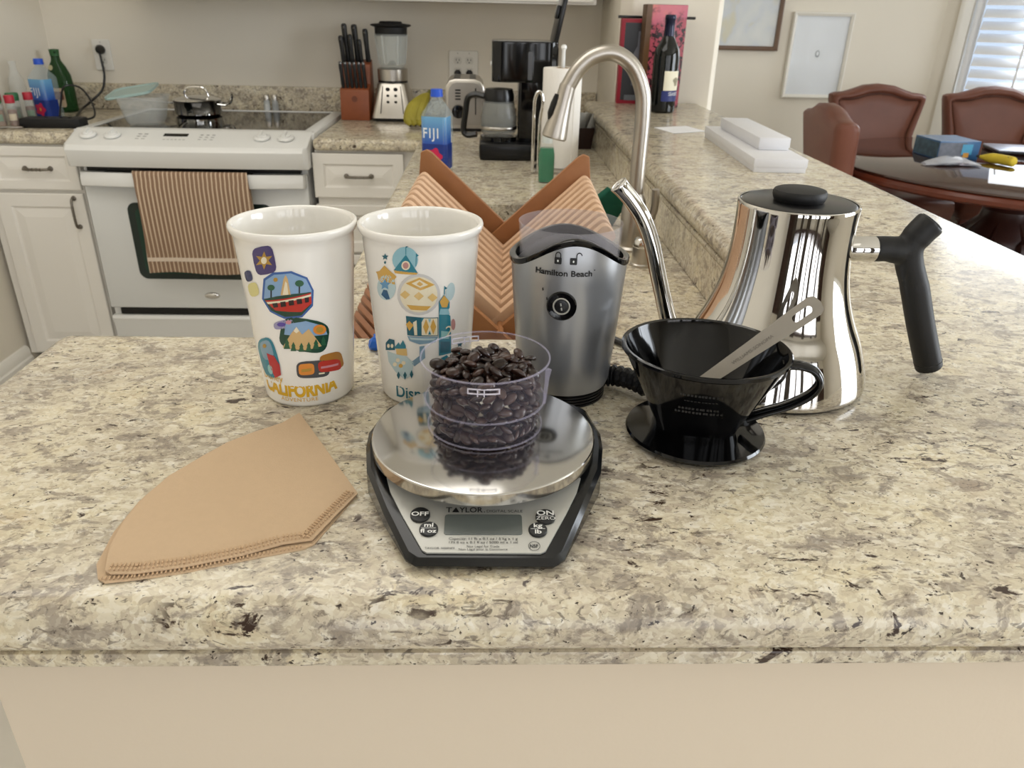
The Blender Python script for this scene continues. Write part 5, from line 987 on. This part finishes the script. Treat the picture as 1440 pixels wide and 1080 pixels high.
lettering('YLOR', .0058, lambda u, v: TXT(u, .0375 + v), INK, pnl, bold=.012, fit=(-.0160, -.0018))
poly('lettering', [(-.0203, .0375), (-.0158, .0375), (-.0180, .0416)], TXT, INK, pnl)
poly('registered_dot', ellipse(.0004, .0004, 8, -.0008, .0378), TXT, INK, pnl)
lettering('DIGITAL SCALE', .0030, lambda u, v: TXT(u, .0375 + v), INK, pnl, fit=(.0006, .0222))
ptxt('Capacity: 11 lb x 0.1 oz / 5 kg x 1 g', .0025, -.0014, .0163, 1.12, 0)
ptxt('175 fl oz x 0.1 fl oz / 5000 ml x 1 ml', .0025, -.0014, .0136, 1.10, 0)
ptxt('Not Legal for Trade', .0021, -.0014, .0107, 1.1, 0)
ptxt('Non Légal pour le Commerce', .0021, -.0014, .0086, 1.1, 0)
ptxt('TAYLOR 1020NFS', .0020, -.0262, .0095, 1.1, 0)
vs, fs = [], []
for k in range(28):
    a = 2 * PI * k / 28
    for r in (.0031, .0034): vs.append((.0281 + r * math.cos(a), .0118 + r * math.sin(a)))
fs = [(2 * k, 2 * k + 1, (2 * k + 3) % 56, (2 * k + 2) % 56) for k in range(28)]
decal('certification_ring', vs, fs, TXT, INK, pnl)
ptxt('NSF', .0034, .0279, .0106, .85, .02)
m = MB(); m.lathe([(0, .020), (.060, .020), (.060, .0262), (0, .0262)], 48, c=(-.0018, .4474, 0)); m.build('platter_support', BLACKP, sc)
PLAT = mat('platter_steel', '#c6c4c0', .11, 1.0, var=.03, vscale=8)
m = MB(); m.lathe([(0, .0265), (.0725, .0265), (.0737, .0272), (.0739, .0345), (.0733, .0352), (.0725, .0354), (0, .0354)], 96, c=(-.0018, .4474, 0)); m.build('platter', PLAT, sc, ang=25)

# ---- clear plastic cup with beans
CUPM = glassmat('cup_plastic', '#bdb8cc', .04, alpha=.035)
CUPE = glassmat('cup_edge', '#c9c4dc', .06, alpha=.20)
cx_, cy_, cz_ = -.001, .460, B + .0356
cp = thing('measuring_cup', 'clear violet-tinted plastic cup of coffee beans on the scale', 'cup', (cx_, cy_, cz_))
rw = lambda z: .0385 + (.0424 - .0385) * z / .05
m = MB(); m.lathe([(0, .0), (.036, .0), (.0385, .002), (rw(.025), .0195), (rw(.025) + .0008, .0205), (rw(.05), .05), (rw(.05) - .0016, .05), (rw(.025) - .0012, .0205), (.0365, .004), (.034, .0022), (0, .0022)], 72); m.build('wall', CUPM, cp, ang=40)
for z in (.0015, .0205, .0498):
    m = MB(); r = rw(z) + .0003; m.lathe([(r - .0010, z - .0004), (r + .0001, z - .0004), (r + .0002, z + .0002), (r - .0009, z + .0004), (r - .0010, z - .0004)], 72); m.build('moulded_ring', CUPE, cp)
for a0 in (-.02, PI + .35):
    m = MB()
    for (u0, u1, v0, v1) in ((-.010, .010, .0425, .0433), (-.010, .010, .0457, .0465), (-.0100, -.0092, .0425, .0465), (.0092, .0100, .0425, .0465), (-.004, -.0033, .0410, .0465), (.0000, .0007, .0410, .0465)):
        fr_ = wrapfn(lambda z: rw(z), .0008, a0)
        pts = [fr_(u0 + (u1 - u0) * k / 6, v) for v in (v0, v1) for k in range(7)]
        fr2 = wrapfn(lambda z: rw(z), .0001, a0); pts2 = [fr2(u0 + (u1 - u0) * k / 6, v) for v in (v0, v1) for k in range(7)]
        f_ = []
        for k in range(6): f_ += [(k, k + 1, k + 8, k + 7), (k + 14, k + 21, k + 22, k + 15), (k, k + 14, k + 15, k + 1), (k + 7, k + 8, k + 22, k + 21)]
        m.add(pts + pts2, f_)
    m.build('locking_tab', mat('cup_tab', '#dcd8e4', .1, alpha=.75), cp)
m = MB(); fr_ = wrapfn(rw, .0006, 1.25); m.tube([fr_(0, .022), fr_(0, .040), fr_(.0, .0465)], [.0012, .0014, .0022], 8); m.build('side_ridge', CUPE, cp)
# one bean mesh, creased along its flat side
bm_ = MB(); nu, nv = 14, 8; vs = []
for j in range(nv + 1):
    ph = PI * j / nv
    for i in range(nu):
        a = 2 * PI * i / nu
        X = .0050 * math.cos(ph); Yy = .0037 * math.sin(ph) * math.cos(a); Z = .0027 * math.sin(ph) * math.sin(a)
        if Z < 0:
            Z *= .62
            if abs(Yy) < .0009: Z += .0011 * math.sin(ph)
        vs.append((X, Yy, Z))
fs = [(j * nu + i, j * nu + (i + 1) % nu, (j + 1) * nu + (i + 1) % nu, (j + 1) * nu + i) for j in range(nv) for i in range(nu)]
bm_.add(vs, fs)
BEANM = [mat('bean_roast_%d' % k, c, .3, var=.25, vscale=250, coat=.15) for k, c in enumerate(('#2a1a14', '#34211a', '#22150f', '#3d281f'))]
protos = [None] * 4
random.seed(11)
BL = 'dark roasted coffee bean among the beans in the clear plastic cup'
for i in range(len(BE) // 3):
    x, y, z = (BE[3 * i] * 1.13e-4, BE[3 * i + 1] * 1.13e-4, BE[3 * i + 2] * .98e-4)
    k = random.randrange(4)
    if protos[k] is None:
        o = bm_.build('coffee_bean', BEANM[k], ang=60); protos[k] = o
    else:
        o = protos[k].copy(); coll.objects.link(o)
    o.location = (cx_ + x * .985, cy_ + y * .985, cz_ + .0022 + z)
    o.rotation_euler = (random.uniform(-.9, .9) + (PI if random.random() < .35 else 0), random.uniform(-.7, .7), random.uniform(0, 2 * PI))
    s_ = random.uniform(.92, 1.15); o.scale = (s_, s_, s_); tag(o, BL, 'coffee bean', 'coffee beans in the cup')

# ---- electric grinder
gr = thing('coffee_grinder', 'silver electric coffee grinder with clear top and round black button', 'grinder', (.0638, .5826, B))
GRS = mat('grinder_silver', '#a9abae', .30, .75, var=.02, vscale=20)
def topz(a): return .118 + .0225 * max(0, math.cos(a)) ** 3.2 + .012 * max(0, -math.cos(a)) ** 3
def grR(z): return .0372 + (.0456 - .0372) * min(1, max(0, (z - .012) / .106)) ** .85
n = 96; m = MB(); rows = [.012, .016, .04, .065, .09, .105]; vs = []
for q in range(len(rows) + 3):
    for i in range(n):
        a = 2 * PI * i / n; tz = topz(a)
        z = rows[q] if q < len(rows) else .105 + (tz - .105) * ((q - len(rows) + 1) / 3)
        r = grR(z) if z < .118 else .0456 - (z - .118) * .06
        if q == 0: r -= .0012
        vs.append((r * math.sin(a), -r * math.cos(a), z))
nr = len(rows) + 3; fs = [(q * n + i, q * n + (i + 1) % n, (q + 1) * n + (i + 1) % n, (q + 1) * n + i) for q in range(nr - 1) for i in range(n)]
m.add(vs, fs); m.build('body', GRS, gr, ang=60)
m = MB(); pts = []
for i in range(n + 1):
    a = 2 * PI * i / n; tz = topz(a); r = .0456 - max(0, tz - .118) * .06; pts.append((r * math.sin(a), -r * math.cos(a), tz))
rings = []
for i in range(n):
    p = Vector(pts[i]); rd_ = Vector((p.x, p.y, 0)).normalized()
    rings.append([p + rd_ * dx + Vector((0, 0, dz)) for dx, dz in ((.0012, -.0022), (.0012, .0008), (0, .0014), (-.0035, .0014), (-.0040, -.006), (-.002, -.006))])
rings.append(rings[0]); m.loft(rings, cap=False); m.build('black_rim', BLACKG, gr, ang=50)
m = MB(); m.lathe([(.0372, .085), (.0385, .112), (.0398, .142), (.0402, .1445), (.0390, .1445), (.0385, .142), (.0372, .112), (.036, .088)], 72); m.build('clear_chamber', glassmat('chamber_plastic', '#cfccd2', .05, alpha=.16), gr, ang=50)
m = MB(); m.lathe([(.0365, .104), (.0345, .108), (.030, .114), (.022, .119), (.012, .1215), (.0, .122)], 56); m.build('inner_lid', mat('inner_grey', '#232325', .35), gr)
m = MB(); pr_ = [(0, 0), (.0345, 0)]
for k in range(5): z = .0005 + k * .0026; pr_ += [(.0352, z), (.0352, z + .0014), (.0338, z + .0018), (.0338, z + .0024)]
pr_ += [(.0352, .0135), (0, .0135)]
m.lathe(pr_, 64); m.build('ribbed_base', BLACKP, gr, ang=20)
gf = lambda off: wrapfn(lambda z: grR(min(z, .118)) - max(0, z - .118) * .06, off, -.19)
lettering('Hamilton Beach', .0062, lambda x, y: gf(.0004)(x, .1150 + y), INK, gr, bold=.022, maxlen=.004, fit=(-.0215, .0215))
poly('registered_dot', ellipse(.0005, .0005, 8, .0232, .1195), gf(.0005), INK, gr)
# padlock symbols
for x0, opened in ((-.0042, False), (.0070, True)):
    poly('lock_body', rrect(.0052, .0050, .0006, 2, x0, .1263), gf(.0005), INK, gr, .004)
    vs, fs = [], []
    for k in range(13):
        a = PI * k / 12
        for r in (.0015, .0022): vs.append((x0 + (.0040 if opened else 0) + r * math.cos(a), .1304 + r * 1.1 * math.sin(a)))
    fs = [(2 * k, 2 * k + 1, 2 * k + 3, 2 * k + 2) for k in range(12)]
    b0 = len(vs)
    for sx in ((-1,) if opened else (-1, 1)):
        b0 = len(vs); xx = x0 + (.0040 if opened else 0) + sx * .00185; vs += [(xx - .00035, .128), (xx + .00035, .128), (xx + .00035, .1305), (xx - .00035, .1305)]; fs.append((b0, b0 + 1, b0 + 2, b0 + 3))
    decal('lock_shackle', vs, fs, gf(.0005), INK, gr, .004)
    poly('keyhole', ellipse(.0006, .0009, 8, x0, .1263), gf(.0009), INKW, gr)
a = -.19; nb = Vector((math.sin(a), -math.cos(a), .03)).normalized(); cb_ = Vector((grR(.0915) * math.sin(a), -grR(.0915) * math.cos(a), .0915)) - nb * .002
Mb = Matrix.Translation(cb_) @ Vector((0, 0, 1)).rotation_difference(nb).to_matrix().to_4x4()
m = MB(); m.lathe([(.0113, 0), (.0113, .0035), (.0104, .0044), (.0066, .0040), (.0064, .0030), (0, .0030)], 40, Mb); bt_ = m.build('power_button', BLACKG, gr, ang=30)
m = MB(); m.lathe([(0, .0030), (.0052, .0030), (.0050, .0046), (0, .0052)], 32, Mb); m.build('button_cap', BLACKP, bt_)
m = MB(); m.lathe([(.0053, .0040), (.0060, .0046), (.0066, .0042)], 40, Mb); m.build('silver_ring', SILV, bt_)
m = MB(); m.box((0, .0017, .0053), (.0009, .0022, .0004), Mb); m.box((0, -.0017, .0053), (.0009, .0022, .0004), Mb); m.build('power_mark', SILV, bt_)
for (u, v) in ((-.0155, .1035), (-.0120, .0965)): poly('scuff_mark', [(u, v), (u + .0007, v + .001), (u + .0013, v - .0012), (u + .0004, v - .002)], gf(.0005), INK, gr)
m = MB(); m.tube(smoothpath([(.033, .008, .010), (.045, .006, .011), (.058, -.004, .012), (.070, -.016, .010), (.084, -.010, .006), (.088, .02, .0042), (.080, .07, .004), (.055, .108, .004)], 8), .0035, 10); m.build('power_cord', BLACKP, gr)
m = MB(); pp_ = smoothpath([(.033, .008, .010), (.045, .006, .011), (.058, -.004, .012), (.070, -.016, .010)], 8)
m.tube(pp_, [.0085 + (.0012 if (i % 3) else -.0006) - i * .00005 for i in range(len(pp_))], 12); m.build('cord_grip', BLACKM, gr, ang=20)

# ---- kettle
kt = thing('gooseneck_kettle', 'polished steel gooseneck kettle with black lid and handle', 'kettle', (.2506, .6155, B))
m = MB(); m.lathe([(0, 0), (.0755, 0), (.0775, .0015), (.0785, .004), (0, .004)], 72); m.build('base_ring', BLACKP, kt)
kp = smoothpath([(.0795, 0, .0035), (.0805, 0, .008), (.0765, 0, .024), (.0700, 0, .042), (.0615, 0, .060), (.0545, 0, .079), (.0500, 0, .099), (.0477, 0, .120), (.0472, 0, .140), (.0476, 0, .1545)], 6)
m = MB(); m.lathe([(0, .003)] + [(p.x, p.z) for p in kp] + [(.0470, .1555), (.0458, .1552), (.0455, .152), (0, .152)], 96); m.build('body', CHROME, kt, ang=40)
m = MB(); m.lathe([(0, .1515), (.0453, .1515), (.0453, .1545), (.043, .1556), (0, .1560)], 72); m.build('lid', BLACKP, kt)
m = MB(); m.lathe([(0, .1555), (.0190, .1555), (.0205, .1580), (.0211, .1605), (.0210, .1628), (.0200, .1645), (.0180, .1652), (0, .1655)], 56); m.build('lid_knob', BLACKM, kt)
sp_ = smoothpath([(-.062, 0, .026), (-.074, 0, .027), (-.085, 0, .034), (-.092, 0, .046), (-.098, 0, .062), (-.107, 0, .090), (-.1155, 0, .118), (-.1245, 0, .1385), (-.1355, 0, .154), (-.1475, 0, .1665)], 8); nsp = len(sp_)
m = MB(); m.tube(sp_, [.0088 - .0030 * min(1, i / (nsp * .5)) for i in range(nsp - 3)] + [.0060, .0063, .0067], 20, cap=False); so = m.build('spout', CHROME, kt, ang=70)
sol = so.modifiers.new('wall', 'SOLIDIFY'); sol.thickness = .0009
m = MB(); Mx = Matrix.Translation((.046, 0, .1165)) @ Matrix.Rotation(PI / 2, 4, 'Y'); m.lathe([(0, -.004), (.0085, -.004), (.0088, .002), (.0102, .006), (.0104, .0245), (0, .0245)], 36, Mx); m.build('handle_mount', CHROME, kt)
m = MB()
m.tube(smoothpath([(.0700, 0, .1165), (.082, 0, .1168), (.094, 0, .1150)], 6), [.0106] * 8 + [.0112] * 5, 24)
m.tube(smoothpath([(.1135, 0, .1395), (.106, 0, .130), (.1005, 0, .119), (.1035, 0, .105), (.1130, 0, .085), (.1275, 0, .050), (.1460, 0, .0085)], 8), [.0122] * 4 + [.0120] * 8 + [.0112] * 20 + [.0116] * 17, 24)
hdl = m.build('handle', BLACKM, kt, ang=50)
rmd = hdl.modifiers.new('blend', 'REMESH'); rmd.mode = 'VOXEL'; rmd.voxel_size = .0011; rmd.use_smooth_shade = True
smd = hdl.modifiers.new('soften', 'SMOOTH'); smd.iterations = 14; smd.factor = .6
Mc = Matrix.Translation((.1135, 0, .1395)) @ Vector((0, 0, 1)).rotation_difference(Vector((.62, 0, .78))).to_matrix().to_4x4()
m = MB(); m.lathe([(0, 0), (.0100, 0), (.0100, .0009), (.0090, .0012), (.0088, .0004), (0, .0004)], 32, Mc); m.build('handle_cap', mat('cap_grey', '#2e2f31', .4), kt)
m = MB(); m.box((0, 0, .0010), (.0035, .012, .0012), Mc); m.build('cap_slot', BLACKG, kt)
Mc2 = Matrix.Translation((.1432, 0, .0150)) @ Vector((0, 0, 1)).rotation_difference(Vector((-.35, 0, .94))).to_matrix().to_4x4()
m = MB(); m.lathe([(.0114, -.0004), (.0118, 0), (.0114, .0004)], 32, Mc2); m.build('seam_ring', BLACKG, kt)

# ---- pour-over dripper
dp_ = thing('pour_over_dripper', 'glossy black plastic pour-over coffee dripper with loop handle', 'dripper', (.158, .5055, B), math.radians(-13))
def er(rx, ry, z, n=64, p=2.0):
    o = []
    for i in range(n):
        t = 2 * PI * i / n; c, s = math.cos(t), math.sin(t)
        o.append((rx * math.copysign(abs(c) ** (2 / p), c), ry * math.copysign(abs(s) ** (2 / p), s), z))
    return o
m = MB(); m.loft([er(.046, .043, 0), er(.047, .044, .0022), er(.0505, .0505, .0035), er(.0520, .0522, .0060), er(.0510, .0510, .0080), er(.040, .038, .0098), er(.030, .026, .0108)]); m.build('saucer', BLACKG, dp_, ang=25)
m = MB(); m.loft([er(.0285, .021, .010, p=3.2), er(.0295, .0215, .012, p=3.2), er(.0425, .037, .040, p=2.5), er(.0585, .0545, .0700), er(.0592, .0552, .0705), er(.0605, .0565, .0715), er(.0605, .0565, .0738), er(.0596, .0556, .0744), er(.0572, .0532, .0738), er(.0560, .052, .0705), er(.0405, .035, .0415, p=2.5), er(.026, .018, .014, p=3.2)], cap=False)
n0 = len(m.v); m.f.append(tuple(range(n0 - 64, n0))); m.build('cone', BLACKG, dp_, ang=22)
hp_ = smoothpath([(.0545, 0, .0655), (.066, 0, .0665), (.0765, 0, .0635), (.0815, 0, .055), (.0775, 0, .045), (.064, 0, .0345), (.047, 0, .026), (.036, 0, .020)], 6)
m = MB(); m.tube(hp_, .0040, 14, sq=(.75, 1.7)); m.build('handle', BLACKG, dp_, ang=50)
for k, (w_, z) in enumerate(((.030, .056), (.024, .050), (.030, .042), (.034, .038))):
    m = MB()
    r_ = (.0215 + (z - .012) * .0155 / .028 if z < .04 else .037 + (z - .04) * .0175 / .03)
    for t in range(int(w_ / .0024)):
        x = -w_ / 2 + t * .0024 + random.uniform(-.0004, .0004); yy = -r_ * math.sqrt(max(0, 1 - (x / .055) ** 2)) - .0003
        m.box((x, yy, z), (.0015, .0006, .0016 if k != 1 else .0006), rz=-x * 12)
    tag(m.build('embossed_writing', BLACKP, dp_), kind='stuff')
# ---- measuring spoon resting in the dripper
so_ = thing('measuring_spoon', 'flat steel measuring spoon resting in the black dripper', 'spoon', (0, 0, 0))
A_, Z_ = Vector((.1545, .507, B + .040)), Vector((.2435, .527, B + .1005))
ax = (Z_ - A_).normalized(); side = ax.cross(Vector((0, 0, 1.32)) + Vector((.10, 0, .12)) - A_); side = (side - ax * side.dot(ax)).normalized(); nrm = ax.cross(side)
Ls = (Z_ - A_).length
outl = [(0, -.0045), (Ls * .45, -.0060), (Ls * .8, -.0076), (Ls - .004, -.0080), (Ls, -.006), (Ls + .0015, 0), (Ls, .006), (Ls - .004, .0080), (Ls * .8, .0076), (Ls * .45, .0060), (0, .0045)]
hole = rrect(.017, .0056, .0026, 4, Ls - .0145, 0)
bmx = bmesh.new(); va = [bmx.verts.new(A_ + ax * x + side * y) for x, y in outl]; vb = [bmx.verts.new(A_ + ax * x + side * y) for x, y in hole]
ed = [bmx.edges.new((q[i], q[(i + 1) % len(q)])) for q in (va, vb) for i in range(len(q))]
bmesh.ops.triangle_fill(bmx, use_beauty=True, edges=ed)
rm = [f for f in bmx.faces if abs((f.calc_center_median() - A_).dot(ax) - (Ls - .0145)) < .0082 and abs((f.calc_center_median() - A_).dot(side)) < .0026 and all(v in vb for v in f.verts)]
bmesh.ops.delete(bmx, geom=rm, context='FACES_ONLY')
me = bpy.data.meshes.new('spoon_handle'); bmx.to_mesh(me); bmx.free(); me.materials.append(mat('spoon_steel', '#8f8a82', .38, 1.0, var=.05, vscale=80))
oh = link(bpy.data.objects.new('spoon_handle', me), so_); sm_ = oh.modifiers.new('thickness', 'SOLIDIFY'); sm_.thickness = .0012; sm_.offset = 0
if nrm.y > 0: nrm = -nrm
ux_ = ax; uy_ = nrm.cross(ax)
lettering('WILLIAMS-SONOMA', .0036, lambda x, y: A_ + ax * (Ls * .46 + x) + uy_ * (y - .0020) + nrm * .0009, mat('engraved_dark', '#6b6760', .4, .8), so_, sx=1.1)
m = MB(); m.lathe([(.0, -.010), (.008, -.0085), (.0125, -.003), (.0135, .001), (.0127, .001), (.011, -.003), (.007, -.0075), (0, -.0088)], 32, Matrix.Translation(A_ - ax * .010 + Vector((0, 0, .000)))); m.build('bowl', STEEL, so_)

# ---- paper filters
PAPER = mat('kraft_paper', '#c9ae8e', .92, var=.035, vscale=220, bump=.12, bscale=700)
FT = [(-.2119, .3446), (-.2185, .3653), (-.2212, .3923), (-.2194, .4174), (-.2127, .4434), (-.1994, .4687), (-.1882, .4871), (-.173, .5021), (-.1554, .516), (-.1459, .5322), (-.1322, .5087), (-.1086, .467), (-.0839, .4229), (-.092, .4031), (-.1034, .3737), (-.1197, .37), (-.1402, .3602), (-.1702, .3495), (-.1952, .3428), (-.2076, .3419)]
FU = [(-.2144, .3404), (-.2205, .3522), (-.2240, .3824), (-.2222, .415), (-.2150, .4434), (-.2012, .4700), (-.1895, .4888), (-.1560, .5175), (-.1450, .5335), (-.131, .5065), (-.1075, .465), (-.0850, .4225), (-.0926, .400), (-.1020, .3722), (-.1072, .3678), (-.1397, .3571), (-.1695, .3466), (-.1945, .3401), (-.2091, .3372)]
def filt(label, outl, z0, lift):
    o = thing('paper_filter', label, 'coffee filter', (0, 0, B), 0, 'brown paper coffee filters')
    bmx = bmesh.new(); f = bmx.faces.new([bmx.verts.new((x, y, 0)) for x, y in outl]); bmesh.ops.triangulate(bmx, faces=[f])
    for _ in range(3): bmesh.ops.subdivide_edges(bmx, edges=[e for e in bmx.edges if e.calc_length() > .014], cuts=1); bmesh.ops.triangulate(bmx, faces=bmx.faces)
    def zz(x, y):
        u = (x + .15) / .07; v = (y - .43) / .09
        return z0 + lift * (.5 * (1 - math.exp(-((u * .8) ** 2 + v * v))) * max(0, .6 - u) + .18 * (1 + math.sin(3.1 * u + 1.3 * v)))
    for v in bmx.verts: v.co.z = zz(v.co.x, v.co.y)
    bmesh.ops.recalc_face_normals(bmx, faces=bmx.faces)
    me = bpy.data.meshes.new('sheet'); bmx.to_mesh(me); bmx.free(); me.materials.append(PAPER); me.polygons.foreach_set('use_smooth', [True] * len(me.polygons))
    s = link(bpy.data.objects.new('sheet', me), o); sd_ = s.modifiers.new('thickness', 'SOLIDIFY'); sd_.thickness = .0009; sd_.offset = 1; es_ = s.modifiers.new('crisp', 'EDGE_SPLIT'); es_.split_angle = .7
    return o, zz
def crimps(o, zz, seam, rows):
    m = MB()
    for off, ln, step in rows:
        for i in range(len(seam) - 1):
            a, b = Vector(seam[i]), Vector(seam[i + 1]); d = (b - a); L_ = d.length; d.normalize(); nrm_ = Vector((-d.y, d.x))
            k = 0
            while k * step < L_:
                p = a + d * (k * step) + nrm_ * off; q = math.atan2(nrm_.y, nrm_.x)
                m.box((p.x, p.y, zz(p.x, p.y) + .0010), (ln, .0009, .0005), rz=q); k += 1
    tag(m.build('crimped_seam', mat('kraft_crimp', '#c4a684', .95, var=.05, vscale=200), o, weld=False), kind='stuff')
o1, z1 = filt('lower of two tan paper coffee filters, peeking out below', FU, .0003, .0016)
crimps(o1, z1, [(-.2120, .3385), (-.1945, .3410), (-.1695, .3476), (-.1397, .3581), (-.1075, .3688)], [(.0012, .0024, .0023)])
o2, z2 = filt('tan cone-shaped paper coffee filter lying on top, left of the scale', FT, .0022, .0022)
seam = [(-.2090, .3430), (-.1952, .3440), (-.1702, .3507), (-.1402, .3614), (-.1197, .3712), (-.1045, .3748), (-.0935, .4025), (-.0855, .4220)]
crimps(o2, z2, seam, [(.0016, .0018, .0023), (.0052, .0030, .0023)])
# ---- scrap of blue plastic by the mugs
bs_ = MB(); random.seed(5)
for q in range(3):
    bs_.loft([[(-.1045 + q * .004 + r * math.cos(a) * random.uniform(.7, 1.2), .664 + q * .004 + r * .8 * math.sin(a) * random.uniform(.7, 1.2), B + z) for a in [2 * PI * k / 9 for k in range(9)]] for r, z in ((.005, .0006), (.008, .005), (.0065, .010 + q * .003), (.002, .013 + q * .003))])
tag(bs_.build('plastic_scrap', mat('blue_film', '#1f62c4', .25, var=.2, vscale=100), ang=15), 'crumpled bright blue plastic scrap between the two mugs', 'wrapper')
